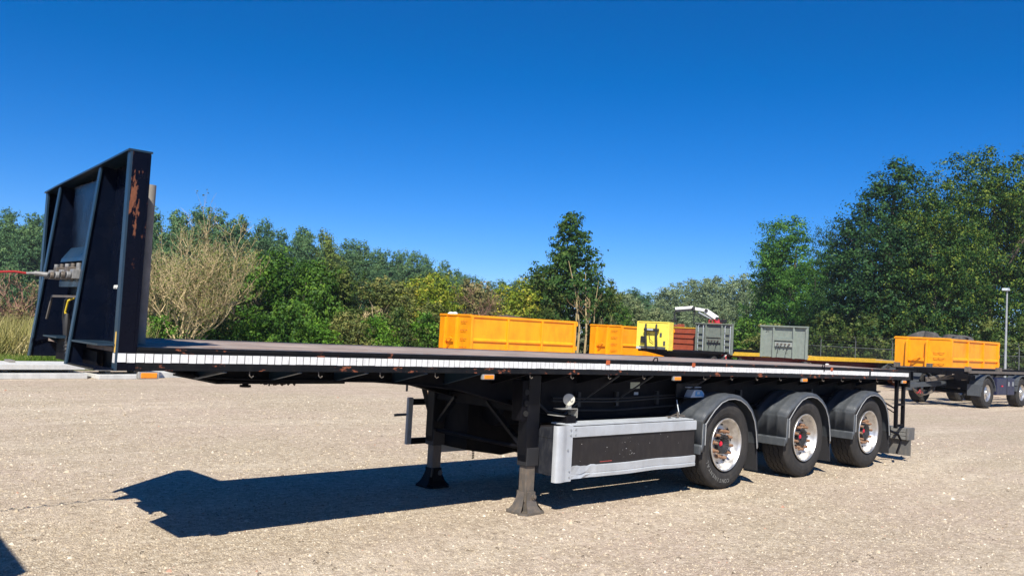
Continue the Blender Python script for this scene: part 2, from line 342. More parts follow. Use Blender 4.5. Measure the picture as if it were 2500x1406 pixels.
def crown_mesh(name, seed, H, Wd, n_leaf, leaf, base=.0, shape='egg', blobs=16, clump=.32, per=26, inner=.25, spiky=0.):
    """unit frame: height H, width Wd; crown from base*H to H"""
    rng = np.random.default_rng(seed); B = []
    for i in range(blobs):
        t = (i+.5)/blobs; z = base + (1-base)*t
        prof = {'egg': math.sin(math.pi*min(1,(.16+.84*(1-t))))**.55 if t > .45 else 1.0-.25*(1-t/.45)**2,
                'cone': (1-t)**.75*.95+.08, 'spire': min(1.,(1-t)**.55*1.12+.05), 'col': (1-abs(2*t-.9)**3)*.9 if t < .95 else .35, 'dome': math.sqrt(max(.03,1-t*t))}[shape]
        a = rng.uniform(0,2*math.pi); k = rng.uniform(.25,.62)*prof*Wd/2
        r = Wd/2*prof*rng.uniform(.42,.62)+.04*Wd
        B.append((k*math.cos(a), k*math.sin(a), min(z*H, H-r*.75), r))
    B = np.array(B); w = B[:,3]**2; w /= w.sum()
    nc = max(10, n_leaf//per); bi = rng.choice(len(B), nc, p=w)
    d = rng.normal(size=(nc,3)); d /= np.linalg.norm(d,axis=1)[:,None]
    rf = np.where(rng.random(nc) < inner, rng.uniform(.3,.8,nc), rng.uniform(.86,1.12+spiky,nc))
    C = B[bi,:3] + d*(B[bi,3]*rf)[:,None]
    cs = clump*rng.uniform(.55,1.35,nc)
    off = rng.normal(size=(nc*per,3))*np.array([.5,.5,.32]); L = np.repeat(C, per, 0) + off*np.repeat(cs,per)[:,None]
    O = off/np.linalg.norm(off,axis=1)[:,None]*1.3 + np.repeat(d, per, 0)*.5; ok = L[:,2] > .05; L = L[ok]; O = O[ok]
    S = leaf*rng.uniform(.6,1.35,len(L))
    return leaves_mesh(name, L, S, rng, O)
def branches(seed, base, stems, length, rad, depth=4, spread=.5, kids=3, shrink=.66, n=3, up=.25, mb=None, start_dir=None):
    rnd = random.Random(seed); mb = mb or MB()
    def grow(p, d, l, r, k):
        pts = [p]; q = p
        for i in range(3):
            d = (d + Vector((rnd.gauss(0,.16), rnd.gauss(0,.16), rnd.gauss(up*.25,.1)))).normalized(); q = q + d*(l/3); pts.append(q)
        mb.tube(pts, [r, r*.88, r*.76, r*.62], n if k > 1 else max(n,4), cap=False)
        if k >= depth: return
        for j in range(kids):
            s = rnd.choice([1,2,3,3]); nd = (d + Vector((rnd.gauss(0,spread), rnd.gauss(0,spread), rnd.gauss(up,.3)))).normalized()
            grow(pts[s], nd, l*shrink*rnd.uniform(.75,1.2), r*.6, k+1)
    for i in range(stems):
        a = rnd.uniform(0,6.28); sp = rnd.uniform(.1,.75)
        d0 = Vector((math.cos(a)*sp, math.sin(a)*sp, 1)).normalized() if start_dir is None else Vector(start_dir)
        grow(Vector(base)+Vector((rnd.uniform(-.25,.25), rnd.uniform(-.25,.25), 0))*length*.3, d0, length*rnd.uniform(.8,1.15), rad*rnd.uniform(.7,1.2), 0)
    return mb
def trunk_mesh(name, H, r, seed, fork=5, crown_w=3):
    rnd = random.Random(seed); mb = MB()
    mb.tube([(0,0,0),(.02*H,0,.25*H),(-.01*H,.01*H,.55*H),(0,0,.85*H)], [r*1.25,r,r*.7,r*.25], 8)
    for i in range(fork):
        z = H*rnd.uniform(.22,.6); a = rnd.uniform(0,6.28); l = crown_w*rnd.uniform(.3,.42)
        mb.tube([(0,0,z),(math.cos(a)*l*.5,math.sin(a)*l*.5,z+l*.5),(math.cos(a)*l,math.sin(a)*l,z+l*1.2)], [r*.45,r*.3,r*.1], 6)
    return mb.mesh(name)
POOL = {}
def pool(key, k, **kw):
    if (key,k) not in POOL:
        me = crown_mesh(key+'_crown', hash_seed(key)+k*17, **kw); me.materials.append(LM['green']); POOL[(key,k)] = me
    return POOL[(key,k)]
def hash_seed(s): return sum(ord(c)*(i+3) for i, c in enumerate(s))
def tree(name, label, cat, x, y, H, Wd, key, k, lm, ref, rot=0, group=None, tr=None, bark='bark', trunk=True, crown='crown'):
    """ref = (height, width) the pooled crown was made for"""
    t = thing(name, label, cat, (x,y,0), rot, group)
    c = inst(crown, POOL[(key,k)], t, scale=(Wd/ref[1], Wd/ref[1], H/ref[0]), mat=LM[lm])
    if trunk: inst('trunk', tr, t, scale=(Wd/ref[1],Wd/ref[1],H/ref[0]), mat=M[bark])
    return t
def trunkpool(key, H, r, cw):
    me = trunk_mesh(key+'_trunk', H, r, hash_seed(key), crown_w=cw); me.materials.append(M['bark']); return me

# big trees on the right
for k in range(3): pool('maple', k, H=14, Wd=8.5, n_leaf=64000, leaf=.165, base=.05, shape='egg', blobs=44, clump=.60, per=50, inner=.18, spiky=.05)
POOL[('maple',3)] = crown_mesh('spire_crown', 77, H=14, Wd=8.5, n_leaf=70000, leaf=.165, base=.0, shape='spire', blobs=52, clump=.58, per=50, inner=.18, spiky=.08); POOL[('maple',3)].materials.append(LM['green'])
trm = trunkpool('maple', 14, .35, 7)
maples = [
 (58.0,20.6,14.9,10.2,'maple',3,'tall dark green tree with a pointed broken top, tallest left of the two big crowns',0),
 (66.4,21.6,11.5,6.0,'maple',1,'dark green tree filling the dip between the two tallest crowns on the right',1.1),
 (63.3,15.9,15.3,8.6,'mapleyellow',1,'tallest broad tree with yellowing leaves at the right end of the photo',2.4),
 (70.4,14.3,15.6,8.0,'mapleyellow',2,'green tree cut by the right edge of the photo, behind the yellowing one',.4),
 (57.5,17.6,12.2,6.5,'mapleyellow',2,'lower tree with yellow-tipped leaves standing right behind the tyre-filled container',3.9),
 (58.6,24.4,10.6,4.6,'maple',2,'narrow dark green tree on the left shoulder of the tallest tree group',5.2)]
for x,y,H,w,lm,k,lab,rz in maples: tree('maple_tree', lab, 'tree', x,y,H,w,'maple',k,lm,(14,8.5),rz,'big trees behind the fence on the right', trm)
for k in range(2): pool('ash', k, H=12, Wd=6.5, n_leaf=30000, leaf=.18, base=.08, shape='egg', blobs=22, clump=.7, per=70, inner=.25, spiky=.15)
tra = trunkpool('ash', 12, .25, 5.5)
for x,y,H,w,k,lab,rz in [(67.2,33.1,12.2,6.8,0,'mid green rounded tree left of the tall dark trees',0),(72.0,38.2,10.6,4.8,1,'lighter green lower tree on the left flank of the rounded mid green one',2),
                         (63.8,29.4,9.2,4.6,1,'bright green tree squeezed between the rounded tree and the tall dark trees',4)]:
    tree('ash_tree', lab, 'tree', x,y,H,w,'ash',k,'ash',(12,6.5),rz,'mid green trees', tra)
for k in range(3): pool('willow', k, H=9, Wd=5.5, n_leaf=20000, leaf=.2, base=.0, shape='egg', blobs=18, clump=.5, per=30, inner=.2, spiky=.2)
trw = trunkpool('willow', 9, .2, 4)
wl = [(83.8,58.7,7.8,5.5),(89.8,59.9,9.0,6.2),(88.3,54.6,9.0,6.4),(86.1,49.8,9.1,6.0),(83.4,45.5,8.0,5.4),(69.9,44.2,5.4,4.9),(66.0,47.8,4.3,4.0),(60.3,46.2,4.6,4.0),(79,62,6.5,5)]
wlab = ['grey-green willow at the left end of the willow row, beside the sky gap','pale willow with the highest feathery top, behind the crane arm','pale grey-green willow right of the crane arm',
 'pale willow above the gap between the two grey headboards','willow partly hidden behind the mid green rounded tree','low grey-green willow bush directly behind the white crane arm','low pale bush left of the crane arm','low pale bush right of the bare-trunked tree','low far willow showing in the sky gap']
for i,(x,y,H,w) in enumerate(wl): tree('willow_tree', wlab[i], 'tree', x,y,H,w,'willow',i%3,'willow',(9,5.5),i*1.3,'grey-green willows in the distance', trw)
# poplar wood
for k in range(3): pool('poplar', k, H=12.5, Wd=6, n_leaf=22000, leaf=.24, base=.0, shape='col', blobs=30, clump=.5, per=22, inner=.1, spiky=.12)
trp = trunkpool('poplar', 12.5, .25, 4)
pops = [(19.6,121.1,12.5,-95,0),(21.2,117.6,12.5,-45,0),(22.7,113.6,12.5,6,0),(24.2,110.0,12.5,59,0),(27.0,112.4,12.5,108,0),(28.1,107.5,12.5,158,0),(28.6,101.9,12.5,203,0),(29.6,98.0,12.5,252,0),(30.1,92.4,12.5,305,0),(31.6,90.0,12.5,356,0),(33.3,87.6,12.5,415,0),(34.4,84.5,12.5,467,0),(36.7,84.5,12.5,519,0),(39.3,85.0,12.5,570,0),(43.3,87.5,12.5,628,0),(47.5,90.7,12.5,677,0),(50.0,90.0,12.5,729,0),(54.0,91.7,12.5,782,0),(58.3,94.0,12.5,830,0),(63.6,97.6,12.5,879,0),(69.6,101.6,12.5,925,0),(72.7,102.1,12.5,964,0),(75.3,101.9,12.5,1001,0),(81.7,106.7,12.5,1036,0),(87.4,110.0,12.5,1074,0),(99.1,120.6,12.5,1110,0),(22.0,124.3,12.85,-55,1),(23.6,117.7,12.85,9,1),(26.7,117.8,12.85,75,1),(29.0,115.5,12.85,135,1),(30.1,109.0,12.85,194,1),(31.0,100.5,12.85,267,1),(33.1,96.2,12.85,343,1),(34.5,90.5,12.85,418,1),(36.5,87.4,12.85,487,1),(41.8,90.3,12.85,571,1),(47.8,94.7,12.85,647,1),(51.9,94.5,12.85,720,1),(56.6,96.1,12.85,784,1),(62.4,98.7,12.85,851,1),(70.6,104.6,12.85,913,1),(75.3,105.0,12.85,972,1),(83.0,109.1,12.85,1031,1),(93.2,111.0,10.8,1130,0),(94.8,109.5,10.3,1160,0),(96.4,108.1,10.0,1190,0),(98.0,106.6,10.2,1220,0),(99.6,105.1,10.1,1250,0),(101.2,103.7,10.0,1280,0),(102.8,102.2,10.3,1310,0),(104.7,100.5,9.6,1345,0),(104,84,8.6,1480,0),(108,80,8.0,1510,0),(91.7,71.7,8.3,1540,0),(97,75.5,8.2,1530,0),(97.2,73.5,8.1,1575,0)]
segs = [(100,'behind the headboard at the far left'),(400,'left of and behind the headboard post'),(600,'above the tan bare bush'),(850,'above the large green shrubs'),(1000,'above the olive shrubs'),(1125,'above the yellow-green shrubs'),(1460,'low in the gap left of the bare-trunked tree'),(2000,'low in the sky gap right of the bare-trunked tree')]
for i,(x,y,H,px,back) in enumerate(pops):
    ye = px == 782
    sg = next(t for a_, t in segs if px < a_)
    lab = 'yellowing poplar standing out in the long row of green poplars' if ye and not back else ('second-row green poplar ' if back else 'green poplar of the far wood, ')+sg
    tree('poplar_tree', lab, 'tree', x,y,H*(.98+.04*((i*7)%5)/4),5.0+((i*5)%3)*.35,'poplar',i%3,'poplaryellow' if ye and not back else 'poplar',(12.5,6),i*.9,None if ye and not back else lab.replace('green poplar','green poplars'), trp)
# tree in the middle with bare trunks
pool('center', 0, H=8.4, Wd=5.3, n_leaf=21000, leaf=.16, base=.30, shape='cone', blobs=24, clump=.30, per=24, inner=.2, spiky=.25)
ct = thing('slender_tree', 'dark tree with bare pale trunks rising alone between the orange containers', 'tree', (33.3,27.5,0))
inst('crown', POOL[('center',0)], ct, loc=(-.3,.3,0), mat=LM['center'])
mb = MB(); TO = Vector((-1.45,-1.2,0))
for (dx,lean,h,r0) in [(.25,-.5,5.6,.07),(.55,-.1,5.0,.07),(.85,.15,4.6,.045),(.1,.1,4.2,.05)]:
    a = Vector((dx,-dx,0))*.9 + TO
    mb.tube([a, a+Vector((.05,-.05,h*.35)), a+Vector((lean*.35,-lean*.35,h*.7)), a+Vector((lean,-lean,h))], [r0,r0*.85,r0*.6,r0*.2], 6)
branches(5, tuple(Vector((.6,-.6,2.2))+TO), 5, 1.3, .03, 2, .5, 3, .6, 4, .2, mb)
mb.build('trunk', M['palebark'], ct, smooth=True)
# shrubs
for k in range(3): pool('shrub', k, H=4, Wd=3, n_leaf=11000, leaf=.125, base=.0, shape='egg', blobs=18, clump=.24, per=22, inner=.25, spiky=.2)
for k in range(2): pool('lowshrub', k, H=1.8, Wd=2.2, n_leaf=6500, leaf=.10, base=.0, shape='dome', blobs=14, clump=.18, per=16, inner=.2, spiky=.25)
for k in range(2): pool('hedge', k, H=3.6, Wd=3.3, n_leaf=7000, leaf=.17, base=.0, shape='dome', blobs=16, clump=.3, per=20, inner=.2, spiky=.2)
shm = []
for k in range(2):
    me = branches(40+k, (0,0,0), 6, 1.5, .035, 2, .5, 3, .7, 3, .3).mesh('shrub_branches'); me.materials.append(M['bark']); shm.append(me)
shrubs = [
 ('green',14.7,28.1,4.3,3.4,'large green shrub right of the tan bare bush'),('green',16.4,27.6,4.0,3.2,'dense green shrub in the middle of the left hedge'),('dgreen',13.4,29.4,3.6,3.0,'dark shrub behind the right side of the tan bare bush'),
 ('dgreen',18.1,27.7,3.9,3.0,'dark olive shrub with bare twigs left of the yellow-green one'),('olive',19.9,26.9,3.5,3.0,'olive shrub with pale bare branches beside the yellow-green shrub'),
 ('ygreen',22.4,27.9,3.6,3.6,'yellow-green rounded shrub left of the first orange container'),('ygreen',24.6,28.8,4.2,2.5,'tallest yellow-green shrub, above the left corner of the first orange container'),
 ('brown',27.4,29.4,4.0,2.8,'brownish shrub behind the first orange container'),('ygreen',29.4,28.7,4.0,3.2,'yellow-green shrub just left of the bare-trunked tree'),('olive',22.6,26.4,2.6,3.0,'low olive shrub touching the first orange container'),
 ('dgreen',32.2,28.6,5.0,3.4,'dark shrub wrapped round the left foot of the bare-trunked tree'),('dgreen',35.9,27.9,4.4,2.9,'dark shrub right of the bare trunks'),('dgreen',30.3,26.5,2.8,2.0,'low dark shrub between the two orange containers'),
 ('grey',39.5,30.6,4.4,3.2,'grey-green shrub behind the second orange container'),('grey',43.4,31.9,4.0,3.2,'pale grey-green shrub behind the yellow headboard'),('green',38.4,28.9,3.4,2.6,'green shrub above the second orange container'),
 ('grey',47,33,3.6,3.4,'grey-green shrub left of the nearer grey headboard'),('dgreen',11.2,28.6,3.4,3.0,'dark shrub behind the tan bare bush'),('green',26,31,3.4,3.2,'green shrub showing between the yellow-green shrubs')]
for i,(lm,x,y,H,w,lab) in enumerate(shrubs):
    t = thing('shrub', lab, 'shrub', (x,y,0), i*1.7, 'shrubs along the back of the yard')
    inst('foliage', POOL[('shrub',i%3)], t, scale=(w/3,w/3,H/4), mat=LM[lm]); inst('branches', shm[i%2], t, scale=(w/3,w/3,H/4), mat=M['twig' if lm in ('olive','brown','dgreen') else 'bark'])
lows = [('low',12.2,23.6,1.7,2.2),('low',13.3,23.4,1.8,2.2),('low',14.8,23.8,1.9,2.4),('low',16.3,23.9,1.8,2.3),('low',17.9,24.2,1.9,2.4),('low',19.6,25.0,1.8,2.2),('low',10.1,23.3,1.3,2.0),('low',8.3,22.3,1.2,1.4),
        ('low',6.6,24.1,1.0,1.8),('low',4.3,24.0,.9,1.8),('olive',2.6,24.5,1.3,2.0),('low',21.3,25.3,1.7,2.2),('low',11.2,25,1.9,2.2),('green',15.6,25.3,2.4,2.4),('low',18.6,25.4,2.3,2.2)]
lowlab = ['left of the hedge middle','in front of the largest green shrub','below the dense green shrub','in front of the hedge middle','below the dark olive shrub','below the olive shrub','at the foot of the tan bare bush','just right of the headboard post','behind the headboard','behind the stacked slabs at the left edge','among dry grass at the left edge','left of the first orange container','right beside the tan bare bush','half height before the green shrubs','half height before the dark olive shrub']
for i,(lm,x,y,H,w) in enumerate(lows):
    lm = ['low','green','low','olive','low','dgreen','green'][i%7] if lm == 'low' else lm; H *= [1,1.25,.8,1.1,.9,1.3][i%6]
    o = inst('bramble_bush', POOL[('lowshrub',i%2)], None, (x,y,0), (0,0,i*2.1), (w/2.2,w/2.2,H/1.8), LM[lm]); tag(o, 'low bright green bramble bush '+lowlab[i], 'bush', 'low bramble bushes')
hedges = [('green',52.9,29.1,3.3,3.6,'leafy bush between the two grey headboards'),('olive',52.6,26.4,3.1,3.5,'olive bush left of the grey headboard with a number'),('green',54.5,32.2,3.0,3.2,'pale bush above the nearer grey headboard'),
 ('dgreen',54.2,23.3,4.1,3.5,'dark bush just right of the grey headboard with a number'),('dgreen',54.9,20.7,4.0,3.4,'dark bush above the yellow-edged deck'),('dgreen',56,18.6,3.7,3.4,'dark bush left of the tyre-filled container'),
 ('mapleyellow',57.0,16.6,4.1,3.4,'olive bush behind the left half of the tyre-filled container'),('dgreen',57.6,14.2,4.1,3.6,'dark bush behind the right half of the tyre-filled container'),('dgreen',59.5,12.0,4.1,3.6,'dark bush behind the lamp post'),('mapleyellow',61,9.4,4.4,3.8,'bush at the right edge behind the mesh fence'),
 ('dgreen',62,27,4,4,'shaded bush at the foot of the mid green trees'),('ash',60,31,3.6,3.4,'green bush below the rounded mid green tree')]
for i,(lm,x,y,H,w,lab) in enumerate(hedges):
    o = inst('roadside_bush', POOL[('hedge',i%2)], None, (x,y,0), (0,0,i*1.9), (w/3.3,w/3.3,H/3.6), LM[lm]); tag(o, lab, 'bush', 'bushes along the far fence')
# bare tan bushes
def twigbush(x, y, H, seed, mat, label, stems=9, depth=4, leafy=None, w=1.0):
    t = thing('bare_bush', label, 'bush', (x,y,0), 0, 'bare twiggy bushes')
    mb = branches(seed, (0,0,0), stems, H*.42, .05, depth, .48, 3, .68, 3, .28)
    zs = max(v[2] for v in mb.v); k = H/zs; xs = np.percentile([abs(v[0]) for v in mb.v], 98)
    mb.v = [(v[0]*w/xs, v[1]*w/xs, v[2]*k) for v in mb.v]
    mb.build('branches', mat, t)
    if leafy:
        rng = np.random.default_rng(seed); vv = np.array(mb.v); c = vv[rng.choice(len(vv), leafy[0])] + rng.normal(size=(leafy[0],3))*.06
        me = leaves_mesh('leaves', c, np.full(leafy[0], .075)*rng.uniform(.6,1.3,leafy[0]), rng); me.materials.append(LM[leafy[1]]); inst('leaves', me, t)
twigbush(9.6,23.3,5.9,11,M['twig'],'big tan leafless bush with fine twigs right of the headboard',17,5,(9000,'olive'),1.95)
twigbush(8.7,25.5,4.6,12,M['twig'],'bare tan bush half hidden behind the timber stake',8,4,(3500,'brown'),1.2)
twigbush(4.6,24.0,2.9,13,M['redtwig'],'reddish bare bush left of the headboard',9,4,(2500,'brown'),1.6)
twigbush(2.6,25.6,3.0,14,M['redtwig'],'tangled bare bush cut by the left edge of the photo',8,4,(2500,'brown'),1.5)
twigbush(27.0,28.4,4.0,15,M['redtwig'],'bare brown bush behind the first orange container',8,4,(2500,'brown'),1.5)
twigbush(19.0,25.6,3.0,16,M['twig'],'grey fallen branches in front of the olive shrub',6,3,None,1.5)
twigbush(34.4,25.9,2.9,17,M['twig'],'bare twigs and dead ivy at the foot of the bare-trunked tree',9,4,(5000,'grey'),.8)
# grass along the left bank and field edge
def grass(name, region, n, h, mat, seed, label):
    rng = np.random.default_rng(seed); P = region(rng, n); n = len(P)
    a = rng.uniform(0,2*math.pi,n); hh = h*rng.uniform(.4,1.3,n); w = .012+.01*rng.random(n); lean = rng.normal(size=(n,2))*.35*hh[:,None]
    dx = np.stack([np.cos(a)*w, np.sin(a)*w, np.zeros(n)],1)
    V = np.stack([P-dx, P+dx, P+np.c_[lean,hh]],1).reshape(-1,3)
    me = bpy.data.meshes.new(name); me.vertices.add(3*n); me.vertices.foreach_set('co', V.astype(np.float32).ravel())
    me.loops.add(3*n); me.loops.foreach_set('vertex_index', np.arange(3*n,dtype=np.int32)); me.polygons.add(n)
    me.polygons.foreach_set('loop_start', np.arange(0,3*n,3,dtype=np.int32)); me.polygons.foreach_set('loop_total', np.full(n,3,dtype=np.int32)); me.update()
    me.materials.append(mat); o = bpy.data.objects.new(name, me); col.objects.link(o); tag(o, label, 'grass', None, 'stuff')
def quadreg(a,b,c,d):
    def f(rng,n):
        u, v = rng.random(n)[:,None], rng.random(n)[:,None]
        p = (1-u)*(1-v)*np.array(a)+u*(1-v)*np.array(b)+u*v*np.array(c)+(1-u)*v*np.array(d); return np.c_[p, np.zeros(n)]
    return f
gm = leafmat('grass_blade', [(.06,.12,.015),(.13,.22,.03),(.30,.30,.10)], .2)
gm2 = leafmat('dry_grass_blade', [(.28,.28,.08),(.44,.40,.16),(.58,.50,.26)], .2)
grass('verge_grass', quadreg((0,18.8),(14,20.6),(14,24),(0,24)), 42000, .28, gm, 3, 'rough green grass on the verge behind the slabs')
grass('dry_tall_grass', quadreg((0,21.5),(8,21.5),(8,26),(0,26)), 26000, 1.15, gm2, 4, 'tall dry yellow grass among the bushes on the left')
grass('field_edge_grass', quadreg((14,22.5),(46,31),(48,33.5),(14,26)), 26000, .4, gm, 5, 'grass and weeds at the foot of the hedge')

# ------------------------------------------------------------------ the flatbed semi trailer
L, WD = 11.754, 1.94
def zd(x): return 1.4078 + .005*(L-x) + .0181*x*(L-x)/36
HR = .149
XS = [L*i/24 for i in range(25)]
T = thing('flatbed_trailer', 'long black flatbed semi trailer with a tall headboard, standing on its landing legs', 'trailer')
def strip(mb, xs, y0, y1, top, bot):
    n = len(xs); vs = []
    for x in xs: vs += [(x,y0,bot(x)),(x,y1,bot(x)),(x,y1,top(x)),(x,y0,top(x))]
    fs = [(0,1,2,3), tuple(4*(n-1)+i for i in (3,2,1,0))]
    for i in range(n-1):
        for k in range(4): fs.append((4*i+k, 4*i+(k+1)%4, 4*i+4+(k+1)%4, 4*i+4+k))
    return mb.add(vs, fs)
for side, lab in ((0,None),(1,None)):
    s = 1 if side == 0 else -1; y0 = 0 if side == 0 else WD
    ys = lambda a, b: (min(y0+s*a, y0+s*b), max(y0+s*a, y0+s*b))
    XR = [.126]+XS[1:]
    mb = MB(); a, b = ys(0,.012); strip(mb, XR, a, b, lambda x: zd(x), lambda x: zd(x)-HR)
    a, b = ys(.012,.065); strip(mb, XR, a, b, lambda x: zd(x), lambda x: zd(x)-.010); strip(mb, XR, a, b, lambda x: zd(x)-HR+.010, lambda x: zd(x)-HR)
    a, b = ys(-.006,0); strip(mb, XR, a, b, lambda x: zd(x)-.004, lambda x: zd(x)-.020); strip(mb, XR, a, b, lambda x: zd(x)-HR+.016, lambda x: zd(x)-HR+.002)
    mb.build('side_rail', M['rail'], T)
# reflective tape squares, one by one
tp = MB().box(0,.0505,-.0025,0,-.0565,0); tpm = tp.mesh('reflector'); tpm.materials.append(M['tape'])
rnd = random.Random(4); x = .012; i = 0
while x < L-.06:
    if rnd.random() > .012: inst('reflector', tpm, T, (x, -.0005, zd(x)-.040-rnd.uniform(0,.0012)), (rnd.gauss(0,.01), -math.atan((zd(x+.1)-zd(x))/.1), 0), (1,1,1+rnd.uniform(-.02,.02)))
    x += .0562; i += 1
MB().box(-.0025,-.0005,.006,.05,1.365,1.425).build('front_reflector', M['tape'], T)
MB().box(-.0025,-.0005,.006,.03,1.43,1.56).build('yellow_marking', M['yellowtape'], T)
# deck planks and steel strips
ws = [('p',.17),('s',.035),('p',.19),('p',.19),('s',.035),('p',.19),('p',.20),('p',.20),('s',.035),('p',.19),('p',.19),('s',.035),('p',.14)]
y = .068; sc = (WD-.136)/sum(w for _,w in ws)
for kd, w in ws:
    w *= sc; dz = rnd.uniform(-.004,.003) if kd == 'p' else .003
    strip(MB(), XS, y+.004, y+w-.004, lambda x: zd(x)-.004+dz, lambda x: zd(x)-.034).build('plank' if kd == 'p' else 'deck_strip', M['plank' if kd == 'p' else 'decksteel'], T); y += w
# longitudinal beams
BZ = [(.32,1.33),(.55,1.27),(.75,1.235),(1.11,1.22),(2.2,1.205),(2.65,1.175),(3.15,1.13),(3.9,.96),(4.6,.82),(7.6,.84),(8.6,.97),(11.25,1.0),(11.70,1.04)]
def bz(x): return float(np.interp(x, [a for a,_ in BZ], [b for _,b in BZ]))
bx_ = [a for a,_ in BZ]
for yb in (.50, 1.44):
    mb = MB(); strip(mb, bx_, yb-.006, yb+.006, lambda x: zd(x)-.045, lambda x: bz(x)+.012)
    strip(mb, bx_, yb-.075, yb+.075, lambda x: bz(x)+.012, bz); strip(mb, bx_, yb-.07, yb+.07, lambda x: zd(x)-.036, lambda x: zd(x)-.047)
    mb.build('main_beam', M['under'], T)
# cross members and outriggers
cr = MB().box(-.03,.03,0,WD-.14,-.09,0); crm = cr.mesh('cross_member'); crm.materials.append(M['under'])
og = {}
k = 0; x = .45
while x < L-.3:
    inst('cross_member', crm, T, (x,.07,zd(x)-.036)); x += .56
x = .72
while x < L-.3:
    for s in (1,-1):
        y0, y1 = (.015,.49) if s == 1 else (WD-.015, WD-.49)
        mb = MB(); zt = zd(x)-HR+.005; d = min(.24, zd(x)-bz(x)-.06)
        mb.prism([(y0,zt+.03),(y0,zt-.01),(y1,zt-max(.05,d*.55)),(y1,zt+.05)], 'x', x-.003, x+.003)
        mb.bar((x,y0,zt-.012),(x,y1,zt-max(.052,d*.56)),.035,.006,(1,0,0) if False else (0,0,1))
        mb.build('outrigger', M['navyedge' if (x < 3 and s == 1) else 'under'], T)
    x += .57
# rope hooks below the rail
hk = MB().tube([(0,0,0),(0,-.004,-.03),(.012,-.012,-.042),(.026,-.014,-.03)], .004, 5); hkm = hk.mesh('rope_hook'); hkm.materials.append(M['legsteel'])
for i in range(20): inst('rope_hook', hkm, T, (.9+i*.54, .012, zd(.9+i*.54)-HR), (0,0,rnd.uniform(-.3,.3)))
# amber side markers
for i, x in enumerate((.14,3.02,5.72,8.44,11.46)):
    o = MB().box(x,x+.135,-.012,.02,zd(x)-HR-.052,zd(x)-HR-.006).build('marker_lamp', M['silver'], T, bevel=.006)
    MB().box(x+.018,x+.118,-.022,-.011,zd(x)-HR-.046,zd(x)-HR-.012).build('lens', M['amber'], o, bevel=.004)
# small orange marks on the rail (lashing winches / worn clips)
for x in (4.62,6.05,9.2): MB().box(x,x+.055,-.010,0,zd(x)-.05,zd(x)-.004).build('lashing_clip', surf('orange_clip',(.45,.10,.03),.7), T, bevel=.003)
o = MB().tube([(5.35,-.01,zd(5.35)+.0),(5.37,-.02,zd(5.4)+.035),(5.41,-.02,zd(5.4)+.035),(5.43,-.01,zd(5.4)-.0)],.007,6).build('lashing_ring', M['under'], T, smooth=True)
o = MB().tube([(8.95,-.01,zd(8.95)-.01),(8.96,-.02,zd(9)+.04),(9.0,-.02,zd(9)+.045),(9.01,-.01,zd(9)-.06)],.007,6).build('lashing_ring', M['under'], T, smooth=True)
# rear end
MB().box(L,L+.02,0,WD,zd(L)-.26,zd(L)).build('rear_sill', M['rail'], T, bevel=.004)
for (x, y) in ((11.46,.06),(11.75,.08),(11.46,1.84),(11.75,1.84)):
    MB().box(x,x+.05,y,y+.05,.52,zd(x)-HR+.002).build('rear_post', M['under'], T, bevel=.004)
MB().box(11.51,11.75,.07,.10,.535,.575).box(11.51,11.75,.07,.10,.86,.89).build('post_tie', M['under'], T)
MB().bar((11.0,.42,1.10),(11.47,.10,.82),.02).bar((11.2,.40,1.0),(11.5,.12,.75),.015).build('diagonal_stay', M['under'], T)
mb = MB(); 
for z0, z1 in ((.335,.385),(.392,.440),(.447,.515)): mb.box(11.74,11.95,.02,WD-.02,z0,z1)
mb.box(11.755,11.935,.025,WD-.025,.38,.45)
mb.build('underrun_bar', surf('grey_bumper', (.26,.26,.25), .5, metal=.4, dirt=DUST, dirt_amt=.4), T, bevel=.006)
for y in (-.01, WD-.03): MB().box(11.73,11.97,y,y+.04,.33,.52).build('bumper_cap', M['greyflap'], T, bevel=.01)
MB().box(11.80,11.815,-.02,.42,.09,.335).build('rear_flap', M['greyflap'], T)
MB().box(11.80,11.815,WD-.42,WD+.02,.09,.335).build('rear_flap', M['greyflap'], T)
MB().tube([(11.2,.05,.50),(11.42,.02,.44),(11.50,.0,.34),(11.36,.0,.16)], .02, 6).build('rear_bracket', M['under'], T, smooth=True)
for y0 in (.62, 1.30):
    o = MB().box(11.78,11.84,y0,y0+.42,.60,.78).build('tail_lamp_box', M['black2'], T, bevel=.006)
MB().box(11.70,11.78,.5,1.44,.56,.84).build('rear_cross_beam', M['under'], T)
# headboard
def hbtop(y): return float(np.interp(y, [0,.6,1.56,WD], [2.705,2.668,2.615,2.588]))
zb = zd(0)-HR
mb = MB(); mb.prism([(.012,zb+.14),(WD,zb+.14),(WD,hbtop(WD)),(1.56,hbtop(1.56)),(.6,hbtop(.6)),(.012,hbtop(0))], 'x', .112, .124)
mb.build('headboard_panel', M['navy'], T)
